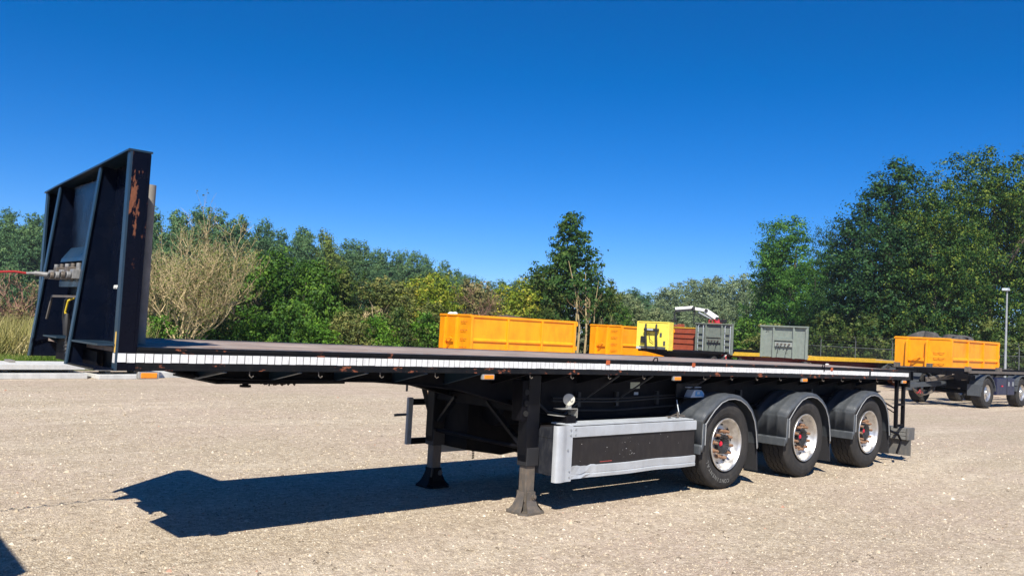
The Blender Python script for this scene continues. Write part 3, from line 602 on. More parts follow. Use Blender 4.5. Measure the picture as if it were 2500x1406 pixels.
# near corner post: closed side plate with a pale front edge
MB().box(.012,.124,0,.012,zb,hbtop(0)).build('corner_post', M['postpaint'], T)
MB().box(-.002,.012,-.001,.055,zb-.002,hbtop(0)).build('post_flange', M['navyedge'], T)
MB().box(.106,.1255,-.004,.03,zd(0)+.002,hbtop(0)-.01).build('post_flange', M['postpaint'], T)
MB().box(.012,.124,WD-.012,WD,zb,hbtop(WD)).build('corner_post', M['navy'], T)
MB().box(-.002,.012,WD-.055,WD+.001,zb,hbtop(WD)).build('post_flange', M['navyedge'], T)
for yf, tw in ((.6,.13),(1.56,.10)):
    mb = MB(); mb.prism([(.005,hbtop(yf)-.004),(.112,hbtop(yf)-.004),(.112,zb),(-.125,zb)], 'y', yf, yf+.012); mb.build('headboard_fin', M['navy'], T)
    mb = MB(); mb.add([(.0,yf-.018,hbtop(yf)-.006),(.0,yf+.03,hbtop(yf)-.006),(-.125,yf+.03,zb),(-.125,yf-.018,zb),(.010,yf-.018,hbtop(yf)-.006),(.010,yf+.03,hbtop(yf)-.006),(-.115,yf+.03,zb),(-.115,yf-.018,zb)],
        [(0,1,2,3),(7,6,5,4),(0,4,5,1),(1,5,6,2),(2,6,7,3),(3,7,4,0)]).build('fin_flange', M['navyedge'], T)
# top cap following the broken slope
mb = MB(); ysl = [-.004,.6,1.56,WD+.004]
for a, b in zip(ysl[:-1], ysl[1:]):
    za, zb2 = hbtop(a), hbtop(b); mb.add([(-.014,a,za),(.134,a,za),(.134,b,zb2),(-.014,b,zb2),(-.014,a,za+.012),(.134,a,za+.012),(.134,b,zb2+.012),(-.014,b,zb2+.012)], [(0,3,2,1),(4,5,6,7),(0,1,5,4),(1,2,6,5),(2,3,7,6),(3,0,4,7)])
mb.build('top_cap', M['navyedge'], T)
# creased plates in the bays
mb = MB(); mb.prism([(.10,.02),(.04,.10),(.04,.17),(.105,.27),(.105,.595),(.111,.595),(.111,.02)], 'z', zb+.16, 2.63); mb.build('creased_plate', M['navy'], T)
mb = MB(); mb.prism([(.105,.62),(.06,.75),(.06,1.38),(.105,1.55),(.111,1.55),(.111,.62)], 'z', zb+.16, 2.60); mb.build('creased_plate', M['navy'], T)
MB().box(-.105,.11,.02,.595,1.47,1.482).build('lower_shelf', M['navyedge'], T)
MB().box(-.118,.11,.02,.60,zb+.0,zb+.012).build('bottom_plate', M['navy'], T)
MB().box(.02,.11,.02,.30,zb+.012,1.47).box(-.02,.0,.30,.59,zb+.012,zb+.10).build('lower_box', M['under'], T)
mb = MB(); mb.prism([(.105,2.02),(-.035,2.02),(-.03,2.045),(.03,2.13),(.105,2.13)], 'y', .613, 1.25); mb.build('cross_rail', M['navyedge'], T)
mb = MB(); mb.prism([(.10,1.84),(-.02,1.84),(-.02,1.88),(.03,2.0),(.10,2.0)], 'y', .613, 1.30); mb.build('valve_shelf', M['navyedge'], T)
MB().box(-.055,-.045,.63,1.34,1.762,1.778).bar((-.05,1.34,1.77),(-.065,1.38,1.60),.012).build('cable_frame', M['legsteel'], T)
mb = MB(); mb.box(-.10,.10,.95,1.30,1.475,1.485); mb.prism([(-.09,1.475),(.09,1.475),(.09,1.36)], 'y', 1.24, 1.25); mb.build('cable_shelf', M['navyedge'], T)
MB().box(-.02,.11,.95,1.24,zb,1.475).build('cable_box', M['under'], T)
for y in (.30,.345): MB().tube([(.085,y,1.845),(.068,y,1.845)], .013, 8).build('bolt', M['white'], T)
rr = random.Random(8)
for i, y in enumerate(np.linspace(.70,1.24,5)):
    o = MB().box(-.105,-.02,y-.035,y+.035,1.89,1.955+.02*(i%2)).tube([(-.06,y,1.95),(-.06,y,2.0)],.017,8).tube([(-.11,y,1.915),(-.135,y,1.915)],.025,10).build('air_valve', M['legsteel'] if i%2 else M['valvegrey'], T, bevel=.004)
    MB().tube([(-.136,y,1.915),(-.139,y,1.915)],.016,10).build('valve_port', M['darkslot'], o)
MB().tube([(-.12,1.22,1.92),(-.20,1.25,1.925)],.017,8).tube([(-.20,1.25,1.925),(-.25,1.26,1.92)],.010,8).build('coupling_head', M['valvegrey'], T, smooth=True)
# loose cables in the centre bay
o = MB().tube([(-.03,.96,1.56),(-.05,.97,1.66),(-.05,.92,1.74),(-.03,.88,1.76)], .008, 7).build('yellow_cable', M['cableyellow'], T, smooth=True)
o = MB().tube([(-.03,1.00,1.50),(-.05,1.01,1.62),(-.055,.97,1.74),(-.03,.90,1.78)], .010, 7).build('dark_cable', M['black2'], T, smooth=True)
pts = [(-.03+.01*math.sin(i*.3), .98-.004*i, 1.60-.012*i) for i in range(24)]
MB().tube(pts, [.019 if i%2 else .014 for i in range(24)], 8).build('ribbed_conduit', M['black2'], T, smooth=False)
MB().tube([(-.06,.88,1.50),(-.06,.885,1.59),(-.06,.89,1.65)], [.018,.025,.014], 8).build('cable_plug', M['black2'], T, smooth=True)
# kingpin and greasy debris
MB().tube([(1.33,.97,1.22),(1.33,.97,1.13)], .025, 12).tube([(1.33,.97,1.142),(1.33,.97,1.125)], .045, 12).build('kingpin', M['under'], T)
MB().box(.9,2.0,.55,1.39,1.185,1.20).build('coupling_plate', M['under'], T)
rg = MB(); r7 = random.Random(7)
for i in range(60): 
    x0 = 1.62+r7.gauss(0,.08); y0 = .95+r7.gauss(0,.05); l = r7.uniform(.02,.05); rg.tube([(x0,y0,1.19),(x0+r7.gauss(0,.02),y0,1.19-l)], .008, 4)
rg.build('grease_clump', surf('rusty_grease', (.05,.025,.018), .9), T)

# landing legs
def leg(y, s):
    lg = MB().prism([(-.09,.85),(.07,.85),(.07,-.0),(-.07,-.0),(-.09,.1)], 'y', -.06, .06)
    o = lg.build('landing_leg', M['black'], T, bevel=.008, loc=(3.86,y,.44))
    MB().box(-.078,.078,-.068,.068,.0,.17).build('collar', M['black2'], o, bevel=.006)
    MB().box(-.058,.058,-.048,.048,-.34,.0).build('inner_tube', M['legsteel'], o, bevel=.008)
    f = MB(); t = .06; z1 = -.24; z0 = -.425
    # flared foot: four curved plates
    for i, (sx, sy) in enumerate(((1,0),(-1,0),(0,1),(0,-1))):
        pr = [(t,z1),(t+.02,z1-.07),(t+.045,z1-.13),(.15,z0),(.155,z0-.012)]
        vs = []
        for r_, z_ in pr:
            hw = r_*.78+.01
            if sx: vs += [(sx*r_,-hw*.75,z_),(sx*r_,hw*.75,z_)]
            else: vs += [(-hw*.75,sy*r_*.9,z_),(hw*.75,sy*r_*.9,z_)]
        f.add(vs, [(2*k,2*k+1,2*k+3,2*k+2) for k in range(4)])
    f.prism([(-.11,-.145),(.11,-.145),(.155,-.09),(.155,.09),(.11,.145),(-.11,.145),(-.155,.09),(-.155,-.09)], 'z', z0-.014, z0+.004)
    f.box(-.05,.05,-.075,.075,z0,z1)
    f.build('foot', M['legsteel'] if s == 1 else M['under'], o)
    MB().tube([(.03,-.085,-.29),(.03,-.03,-.29)], .028, 12).tube([(.03,-.098,-.29),(.03,-.08,-.29)], .012, 8).build('foot_pin', M['legsteel'], o)
    return o
leg(.25,1); leg(1.69,-1)
MB().box(3.80,3.90,.32,1.62,.93,1.03).build('leg_cross_beam', M['under'], T, bevel=.005)
MB().tube([(3.83,.32,.60),(3.83,1.62,.60)], .022, 8).build('leg_drive_shaft', M['under'], T)
MB().bar((3.84,.33,.62),(3.80,.80,.98),.06,.03).build('leg_brace', M['black'], T)
MB().bar((3.84,1.61,.70),(3.80,1.30,.98),.06,.03).build('leg_brace', M['black'], T)
MB().bar((3.83,1.74,.72),(3.72,1.84,1.2),.05,.05).build('leg_brace', M['black'], T)
MB().box(3.70,3.80,.20,.34,.86,1.24).build('leg_bracket', M['under'], T, bevel=.01)
for z in (.93,1.03,1.13): MB().tube([(3.75,.19,z),(3.75,.20,z)],.028,12).build('bracket_hole', M['darkslot'], T)
MB().tube([(3.66,1.98,.98),(3.66,1.98,1.12),(3.63,1.97,1.2)],.012,6).tube([(3.67,1.95,.735),(3.60,1.98,.73),(3.53,2.0,.725)],.014,8).build('crank_handle', M['guard'], T, smooth=True)
# far side guard frame ahead of the far toolbox
MB().box(3.64,3.70,1.90,WD,.42,.92).build('far_guard_post', M['galv'], T, bevel=.004)
for z in (.42,.84): MB().box(3.70,4.1,1.90,1.93,z,z+.065).build('far_guard_rail', M['under'], T)
MB().box(4.02,6.25,1.885,1.915,.40,.80).build('far_guard_panel', M['boxpanel'], T)
for z in (.31,.70): MB().box(4.02,6.28,1.915,WD,z,z+.105).build('far_guard_rail', M['alu'], T)
mb = MB(); mb.prism([(4.1,.95),(5.6,.95),(5.6,.33),(5.0,.30),(4.9,.35),(4.6,.32),(4.1,.40)], 'y', 1.45, 1.88); mb.build('far_storage_box', M['under'], T)
MB().tube([(4.3,1.3,.86),(6.2,1.3,.86)], .19, 14).build('air_tank', M['under'], T, smooth=True)
MB().tube([(4.5,.85,.84),(6.3,.85,.84)], .17, 14).build('air_tank', M['under'], T, smooth=True)
MB().box(5.7,6.1,1.0,1.1,.5,1.2).box(4.2,6.4,.46,.52,.80,1.25).build('frame_plate', M['under'], T)
c1 = MB(); 
for k in range(4): c1.tube([(4.42+.0*k,1.70,.345-.025*k),(4.435,1.71,.335-.025*k),(4.42,1.72,.325-.025*k),(4.405,1.71,.335-.025*k),(4.42,1.70,.345-.025*k)], .005, 5)
c1.build('loose_chain', M['legsteel'], T)

# near side guard with toolbox
MB().box(4.05,6.14,.030,.30,.36,.80).build('toolbox', M['boxpanel'], T, bevel=.006)
mb = MB(); mb.prism([(.012,.355),(.312,.355),(.33,.66),(.25,.79),(.10,.815),(.012,.815)], 'x', 4.00, 4.05); mb.build('toolbox_end', surf('scuffed_end_plate', (.016,.018,.025), .45, dirt=(.2,.2,.19,1), dirt_amt=.22, dirt_scale=10), T, bevel=.006)
MB().box(3.998,4.003,.02,.33,.700,.706).build('lid_seam', M['darkslot'], T)
pan = MB().box(4.22,6.18,.016,.030,.42,.74).build('guard_panel', M['boxpanel'], T)
MB().box(4.62,4.80,.0145,.016,.455,.462).build('red_scratch', surf('red_scrape', (.35,.06,.05), .7), pan)
r9 = random.Random(9); mb = MB()
for i in range(26):
    x0 = r9.choice([r9.gauss(5.05,.1), r9.uniform(4.3,6.1)]); z0 = r9.uniform(.48,.70); s_ = r9.uniform(.002,.005); mb.box(x0,x0+s_,.0148,.016,z0,z0+s_)
mb.build('paint_chip', M['tape'], pan)['kind'] = 'stuff'
MB().prism([(4.19,.705),(4.205,.705),(4.205,.705)], 'y', 0, .001) 
def ribbed_rail(z0, z1, name, dent=False):
    prof = [(.014,z0),(.0,z0+.004),(-.002,z0+(z1-z0)*.28),(.006,z0+(z1-z0)*.34),(.002,z0+(z1-z0)*.42),(-.001,z1-.006),(.012,z1)] if dent else [(.014,z0),(.0,z0+.004),(-.0005,z0+.03),(-.0005,z0+.07),(0,z1-.006),(.012,z1)]
    n = 28; vs = []; xs = [4.19+(6.19-4.19)*i/(n-1) for i in range(n)]; rd = random.Random(3)
    for i, x in enumerate(xs):
        for (yy, zz) in prof:
            dz = 0; dy = 0
            if dent:
                dz = .005*math.sin(i*.45)*math.exp(-abs(x-5.6)) ; 
                if i < 5: dy = rd.uniform(0,.018); dz += rd.uniform(-.008,.014) if zz > z0+.05 else 0
            vs.append((x, yy+dy, zz+dz))
    m = len(prof); fs = [(i*m+k,(i+1)*m+k,(i+1)*m+k+1,i*m+k+1) for i in range(n-1) for k in range(m-1)]
    mb = MB().add(vs, fs); o = mb.build(name, M['alu'], T)
    sm = o.modifiers.new('thick','SOLIDIFY'); sm.thickness = .004; return o
ribbed_rail(.712,.815,'guard_rail'); ribbed_rail(.315,.435,'guard_rail',True)
# rounded vertical profile
pv = [(3.985,.05),(3.985,.01),(3.995,-.004),(4.02,-.012),(4.05,-.014),(4.08,-.010),(4.105,.0),(4.13,.004),(4.20,.002),(4.20,.012),(4.10,.012),(4.00,.03),(3.995,.05)]
o = MB().prism(pv, 'z', .302, .828).build('guard_corner_profile', M['alu'], T, smooth=True)
bl = MB().tube([(0,0,0),(0,-.006,0)], .010, 8).mesh('rivet'); bl.materials.append(M['galv'])
for x0, z0 in ((4.17,.79),(4.17,.74),(4.17,.40),(4.17,.345),(4.14,.60),(4.235,.79),(4.235,.74)): inst('rivet', bl, T, (x0,.0,z0))
# chequer plate on top
mb = MB().box(4.16,6.14,.012,.26,.822,.832)
for i in range(62):
    for j in range(5):
        a = 1 if (i+j)%2 else -1; c0 = Vector((4.19+i*.0313, .035+j*.05, .833)); mb.bar(c0+Vector((-.011,-.009*a,0)), c0+Vector((.011,.009*a,0)), .005, .003)
mb.build('chequer_plate', M['alu'], T)
MB().tube([(5.80,.10,.845),(6.02,.16,.87),(6.12,.12,.855)],.008,6).tube([(5.84,.16,.85),(6.1,.10,.85)],.006,6).tube([(6.0,.12,.84),(6.0,.12,.90)],.014,8).build('latch', M['legsteel'], T)
MB().tube([(6.08,.16,.86),(6.10,.2,.95),(6.13,.24,1.02)],.006,5).build('cable', M['palegrey'], T)
# work lamp on brackets
mb = MB().prism([(4.10,.905),(4.40,.880),(4.40,.968),(4.395,.968),(4.393,.888),(4.10,.912)], 'y', .14, .26); mb.box(4.18,4.40,.14,.26,.965,.971)
mb.build('lamp_bracket', M['silver'], T)
MB().box(4.22,4.36,.12,.30,.80,.90).build('bracket_base', M['under'], T)
lamp = MB().lathe([(0,.0),(0,.060),(.035,.056),(.06,.03),(.065,0)], 24).build('work_lamp', M['black2'], T, smooth=True, loc=(4.31,.18,1.055), rot=(0,0,R(-52)))
mb = MB()
for k, r0 in enumerate((.012,.022,.032,.042,.052)): mb.lathe([(-.010+.0015*k,r0-.0045),(-.014+.0015*k,r0),(-.010+.0015*k,r0+.0045)], 24)
mb.lathe([(-.009,0),(-.009,.03),(-.003,.058)], 24).build('lamp_lens', M['lampglass'], lamp, smooth=True)
MB().box(4.29,4.34,.17,.20,.968,1.0).build('lamp_foot', M['silver'], T)
# control box under the deck
MB().box(6.20,6.62,.30,.32,1.035,1.20).box(6.20,6.62,.2,.31,1.035,1.042).build('control_bracket', M['black'], T, bevel=.01)
ob = MB().prism([(6.34,1.045),(6.60,1.045),(6.60,1.09),(6.54,1.13),(6.40,1.13)], 'y', .20, .30).build('control_box', M['palegrey'], T, bevel=.004)
MB().prism([(6.42,1.06),(6.59,1.06),(6.545,1.118),(6.43,1.118)], 'y', .195, .20).build('control_face', M['blue'], ob)
MB().box(6.45,6.50,.192,.195,1.08,1.11).box(6.36,6.62,.26,.30,1.15,1.16).build('control_display', M['palegrey'], ob)
MB().box(5.57,5.73,.455,.46,1.13,1.20).build('type_plate', M['label'], T)
MB().box(5.64,5.71,.455,.46,1.06,1.09).build('type_plate', M['palegrey'], T)

# wheels
def tyre_mesh():
    w = .385; prof = []; zz = []
    side = [(.055,.296),(.030,.318),(.012,.36),(.006,.41),(.014,.455),(.032,.492),(.048,.506)]
    prof += side; zz += [0]*len(side)
    ribs = [.048,.105,.118,.172,.184,.236,.248,.300,.312,.340]
    for i in range(1, len(ribs)-1, 2):
        a, b = ribs[i], ribs[i+1]
        prof += [(a,.514),(a+.001,.500),(b-.001,.500),(b,.514)]; zz += [1,1,1,1]
    o = [(w-y, r) for y, r in reversed(side)]; prof += o; zz += [0]*len(o)
    n = 120
    return MB().lathe(prof, n, zig=lambda i, k: (.007*(1 if (k//2)%2 else -1) if zz[i] else 0)).mesh('tyre'), prof
tm, tprof = tyre_mesh(); tm.materials.append(M['tyre']); tm.polygons.foreach_set('use_smooth', [False]*len(tm.polygons))
sides = np.zeros(len(tm.polygons), bool)
sp = MB()
for k in range(90):
    a = 2*math.pi*k/90
    for y0 in (.062,.14,.205,.27,.325):
        p = Vector((math.cos(a)*.5148, y0, math.sin(a)*.5148)); tdir = Vector((-math.sin(a),0,math.cos(a)))
        sp.bar(p-Vector((0,.018,0))+tdir*.004, p+Vector((0,.018,0))-tdir*.004, .0035, .0012, (math.cos(a),0,math.sin(a)))
sipe = sp.mesh('tread_cuts'); sipe.materials.append(M['darkslot'])
rim = MB().lathe([(.055,.288),(.020,.302),(.012,.307),(.006,.302),(.008,.290),(.022,.280),(.040,.272),(.085,.262),(.110,.240),(.112,.205),(.100,.17),(.098,.115),(.110,.108),(.20,.108)], 64).mesh('rim'); rim.materials.append(M['rim'])
rim.polygons.foreach_set('use_smooth', [True]*len(rim.polygons))
back = MB().lathe([(.20,.0),(.20,.28),(.33,.29)], 40).mesh('brake_drum'); back.materials.append(M['under'])
hub = MB(); hub.lathe([(.10,.112),(.052,.112),(.050,.104),(.075,.06),(.100,.035),(.106,.0)], 32)
for k in range(18):
    a = 2*math.pi*k/18; hub.bar((math.cos(a)*.042,.092,math.sin(a)*.042),(math.cos(a)*.102,.050,math.sin(a)*.102),.007,.016,(0,1,0))
hubm = hub.mesh('hub'); hubm.materials.append(M['hub'])
capm = MB().tube([(0,.11,0),(0,.080,0)], .030, 16).tube([(0,.081,0),(0,.074,0)], .020, 14).mesh('hub_cap'); capm.materials.append(M['red'])
nutm = MB().tube([(0,.10,0),(0,.080,0)], .026, 10).tube([(0,.085,0),(0,.035,0)], .0175, 8).tube([(0,.036,0),(0,.026,0)], .011, 8).mesh('wheel_nut'); nutm.materials.append(M['rustnut'])
ventm = MB().prism([(-.012,-.008),(.012,-.008),(.016,0),(.012,.008),(-.012,.008),(-.016,0)], 'y', .098, .104).mesh('vent_slot'); ventm.materials.append(M['darkslot'])
def wheel(x, y, flip, letters):
    w = inst('wheel', rim, T, (x,y,.515), (0, rnd.uniform(0,.6), math.pi if flip else 0)); e = w.modifiers.new('e','EDGE_SPLIT'); e.split_angle = R(40)
    t = inst('tyre', tm, w); inst('tread_cuts', sipe, w)['kind'] = 'stuff'; inst('brake_drum', back, w)
    if not flip:
        inst('hub', hubm, w); inst('hub_cap', capm, w, (-.01,0,.0))
        for k in range(10):
            a = 2*math.pi*k/10; inst('wheel_nut', nutm, w, (math.cos(a)*.155,0,math.sin(a)*.155), (rnd.gauss(0,.03),0,0))
            inst('vent_slot', ventm, w, (math.cos(a+.3)*.222,.003,math.sin(a+.3)*.222), (0,-(a+.3)+math.pi/2,0))
    if letters: letters(w)
    return w
def letters(w):
    rx = w.rotation_euler[1]
    txt = 'CONTINENTAL'
    lm_ = surf('worn_white_lettering', (.20,.20,.19), .8, dirt=(.05,.05,.05,1), dirt_amt=.8, dirt_scale=40, bumps=0)
    for i, ch in enumerate(txt):
        cu = bpy.data.curves.new('letter','FONT'); cu.body = ch; cu.size = .062; cu.extrude = .0012; cu.align_x = 'CENTER'
        tmp = bpy.data.objects.new('tmp', cu); col.objects.link(tmp)
        dg = bpy.context.evaluated_depsgraph_get(); me = bpy.data.meshes.new_from_object(tmp.evaluated_get(dg)); bpy.data.objects.remove(tmp)
        me.materials.append(lm_)
        # text local: x right, y up, facing +z -> facing -y ; tops point outward
        a = R(-83) - i*R(7.2) - 0   # polar angle in the x-z plane, viewed from -y: x right, z up
        r = .395
        o = bpy.data.objects.new('tyre_letter', me); col.objects.link(o); o.parent = w
        rad = Vector((math.cos(a),0,math.sin(a))); tang = Vector((math.sin(a),0,-math.cos(a)))
        nrm = Vector((0,-1,0))
        mat = Matrix((tang, rad, nrm)).transposed().to_4x4(); mat.translation = rad*r + Vector((0,.0065,0))
        o.matrix_local = Matrix.Rotation(-rx, 4, 'Y') @ mat
XW = [6.811, 8.6165, 10.422]
for i, x in enumerate(XW):
    wheel(x, .0, False, letters if i == 0 else None); wheel(x, WD, True, None)
    MB().tube([(x,.25,.515),(x,WD-.25,.515)], .07, 12).build('axle', M['under'], T, smooth=True)
    for yb in (.50,1.44):
        MB().prism([(x-.55,bz(x-.5)+.02),(x-.25,bz(x)+.02),(x-.35,.60),(x-.50,.60)], 'y', yb-.05, yb+.05).bar((x-.42,yb,.62),(x+.35,yb,.50),.09,.05).tube([(x+.30,yb,.55),(x+.30,yb,bz(x)+.02)], .11, 12).build('suspension_arm', M['under'], T)
# mudguards
GP = [(-.575,-.05),(-.570,.02),(-.555,.03),(-.550,.27),(-.548,.285),(-.46,.37),(-.36,.455),(-.22,.54),(-.08,.578),(.06,.584),(.20,.562),(.34,.50),(.46,.41),(.55,.28),(.60,.13),(.625,-.02),(.63,-.06)]
def mudguard(x, y0, y1, s):
    ys_ = [0,.008,.02,.10,.105,.13,.135,.22,.225,.25,.255,.34,.345,.37,.375,.42]; hs_ = [-.055,-.008,0,0,.003,.003,0,0,.003,.003,0,0,.003,.003,0,0]
    vs = []; m = len(ys_)
    for j, (px, pz) in enumerate(GP):
        a = GP[max(j-1,0)]; b = GP[min(j+1,len(GP)-1)]; tx, tz = b[0]-a[0], b[1]-a[1]; l = math.hypot(tx,tz); nx, nz = -tz/l, tx/l
        flare = .03 if j in (4,5) else 0
        for yy, h in zip(ys_, hs_): vs.append((px+nx*(h+flare), y0+(y1-y0)*yy/.42, pz+nz*(h+flare)))
    fs = [(j*m+i, j*m+i+1, (j+1)*m+i+1, (j+1)*m+i) for j in range(len(GP)-1) for i in range(m-1)]
    o = MB().add(vs, fs).build('mudguard', M['guard'], T, smooth=True, loc=(x,0,.515)); sm = o.modifiers.new('thick','SOLIDIFY'); sm.thickness = .008; sm.offset = -1
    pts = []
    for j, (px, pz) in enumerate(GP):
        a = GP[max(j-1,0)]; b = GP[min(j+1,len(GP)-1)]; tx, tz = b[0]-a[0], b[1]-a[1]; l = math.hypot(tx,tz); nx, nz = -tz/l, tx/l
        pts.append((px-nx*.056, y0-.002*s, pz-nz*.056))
    MB().tube(pts[2:], .0055, 6).build('guard_highlight', M['guardshine'], o, smooth=True)  # thin pale tube added as the highlight line of the edge
    lip = MB().box(-.592,-.568,min(y0,y1)+.003,max(y0,y1),-.075,.015).build('guard_lip', M['guard'], o, bevel=.004)
    MB().tube([(0,y0+.1*s,.55),(0,y0+.5*s,.42)], .015, 6).build('guard_stay', M['under'], o)
    return o
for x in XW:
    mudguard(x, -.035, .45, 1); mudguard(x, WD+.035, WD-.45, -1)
    for y0 in (.0, WD-.42):
        MB().prism([(x+.615,.50),(x+.63,.50),(x+.665,.17),(x+.645,.17)], 'y', y0, y0+.42).build('mud_flap', M['flap'], T)
# dark gear between the axles: brake chambers, pipes
for x in XW:
    MB().tube([(x-.25,.62,.56),(x-.05,.62,.60)], .08, 12).tube([(x-.25,1.3,.56),(x-.05,1.3,.60)], .08, 12).build('brake_chamber', M['under'], T, smooth=True)
MB().tube([(6.2,.75,1.0),(8,.8,.95),(9.5,.78,1.02),(11.3,.8,1.08)], .012, 6).tube([(6.2,1.1,1.0),(8,1.12,1.0),(9.5,1.1,1.06),(11.3,1.05,1.1)], .018, 6).build('brake_pipe', M['under'], T)

for z_, y_ in ((1.02,.40),(1.05,.40),(.93,.38)):
    MB().tube([(4.3,y_,z_),(5.2,y_,z_-.02),(6.3,y_,z_+.01),(7.2,y_,z_+.02)], .009, 6).build('air_line', M['black2'], T)
MB().tube([(4.05,.42,1.05),(4.2,.36,.92),(4.45,.38,.88),(4.7,.42,1.0)], .013, 6).build('air_line', M['black2'], T)
for x_ in (4.7,5.3,6.0,7.7,9.5,11.0): MB().box(x_,x_+.04,.42,.50,.95,1.10).build('pipe_clip', M['black2'], T)
for x_ in (4.9,5.45,6.5): MB().bar((x_,.06,zd(x_)-HR-.01),(x_-.1,.44,1.02),.03,.012).build('deck_brace', M['black2'], T)
# timber stake standing on the deck
o = MB().tube([(.308,.50,zd(.3)),(.310,.505,1.9),(.306,.50,2.3),(.308,.50,2.575)], [.040,.040,.038,.037], 14).build('timber_stake', M['wood'], None, smooth=True)
tag(o, 'round grey weathered timber stake standing upright behind the black headboard', 'stake')
# air hose to the parked truck outside the frame
ah = thing('air_hose', 'red air hose plugged into the headboard and leading out of the photo', 'hose', (0,0,0))
P0 = [(-.25,1.26,1.92),(-.33,1.25,1.925),(-.42,1.24,1.915),(-.50,1.23,1.905)]
MB().tube(P0, .0085, 8).build('red_sleeve', M['hosered'], ah, smooth=True)
P1 = [(-.50,1.23,1.905),(-.56,1.22,1.91),(-.62,1.21,1.95),(-.68,1.20,2.01),(-.74,1.19,2.02)]
MB().tube(P1, .010, 8).build('black_sleeve', M['black2'], ah, smooth=True)
P2 = []
for i in range(150):
    t = i/149; x = -.74-1.56*t; a = i*.52; P2.append((x-.0*a, 1.19+.035*math.cos(a)-.1*t, 2.02-.25*math.sin(math.pi*t)*.5+.2*t+.035*math.sin(a)))
MB().tube(P2, .007, 6).build('hose_coil', M['hosered'], ah, smooth=True)
# the parked box truck outside the left edge, whose corner shades the gravel
bt = thing('box_truck', 'grey box truck parked just outside the left edge, throwing the shadow corner', 'truck', (-2.42,-1.42,0), R(-3))
MB().box(-6.2,0,0,2.35,.95,3.0).build('cargo_box', M['cargrey'], bt, bevel=.02)
MB().box(-6.3,-.1,.6,.75,.72,.94).box(-6.3,-.1,1.6,1.75,.72,.94).build('chassis', M['under'], bt)
MB().prism([(-8.3,.5),(-6.35,.5),(-6.35,2.6),(-7.7,2.6),(-8.2,1.7)], 'y', .05, 2.3).build('cab', M['white'], bt, bevel=.04)
MB().prism([(-8.22,1.7),(-7.74,2.5),(-7.70,2.45),(-8.16,1.66)], 'y', .2, 2.15).build('windscreen', M['glass'], bt)
for x0 in (-7.4,-1.6):
    for y0 in (.0,2.0):
        MB().lathe([(0,.0),(0,.25),(.02,.3),(0,.45),(.06,.48),(.3,.48),(.34,.4),(.34,0)], 28).build('wheel', M['tyre'], bt, loc=(x0,y0,.48))

# ------------------------------------------------------------------ stacked slabs on the left
slabs = [((2.2,15.9),(4.55,16.1),.0,.13,1.3),((2.2,15.95),(4.50,16.15),.21,.12,1.2),((4.75,15.9),(5.85,16.0),.0,.11,1.0),((4.70,16.0),(6.3,16.15),.20,.11,1.0),((6.0,16.4),(7.1,16.5),.0,.14,.8)]
slab_lab = ['pale concrete slab lying on the gravel, lower one of the left stack','pale slab on top of the left stack, before the grass','lower slab of the short stack beneath the headboard','upper slab of the short stack beneath the headboard','pale slab on the gravel behind the first amber side lamp']
for i, (a, b, z, h, d) in enumerate(slabs):
    yaw = math.atan2(b[1]-a[1], b[0]-a[0]); ln = math.hypot(b[0]-a[0], b[1]-a[1])
    mb = MB().box(0,ln,0,d,z,z+h)
    o = mb.build('concrete_slab', M['concrete'], None, bevel=.01, loc=(a[0],a[1],0), rot=(0,0,yaw+(.05 if i==3 else 0))); tag(o, slab_lab[i], 'slab', 'stacked pale slabs')
for i,(x,y,z) in enumerate([(2.8,16.3,.13),(4.2,16.4,.13),(5.0,16.3,.11),(5.7,16.4,.11),(3.0,16.6,.33),(4.2,16.3,.33)]):
    o = MB().box(x,x+.12,y,y+.5,z,z+(.08 if z<.3 else .05)).build('wooden_spacer', M['wood'], None); tag(o, 'short timber spacer '+['between the left slabs near the photo edge','between the left slabs near their right end','between the short stack slabs at the left','between the short stack slabs at the right','lying on the upper left slab towards the photo edge','lying on the upper left slab near its right end'][i], 'spacer', 'spacers in the slab stacks')

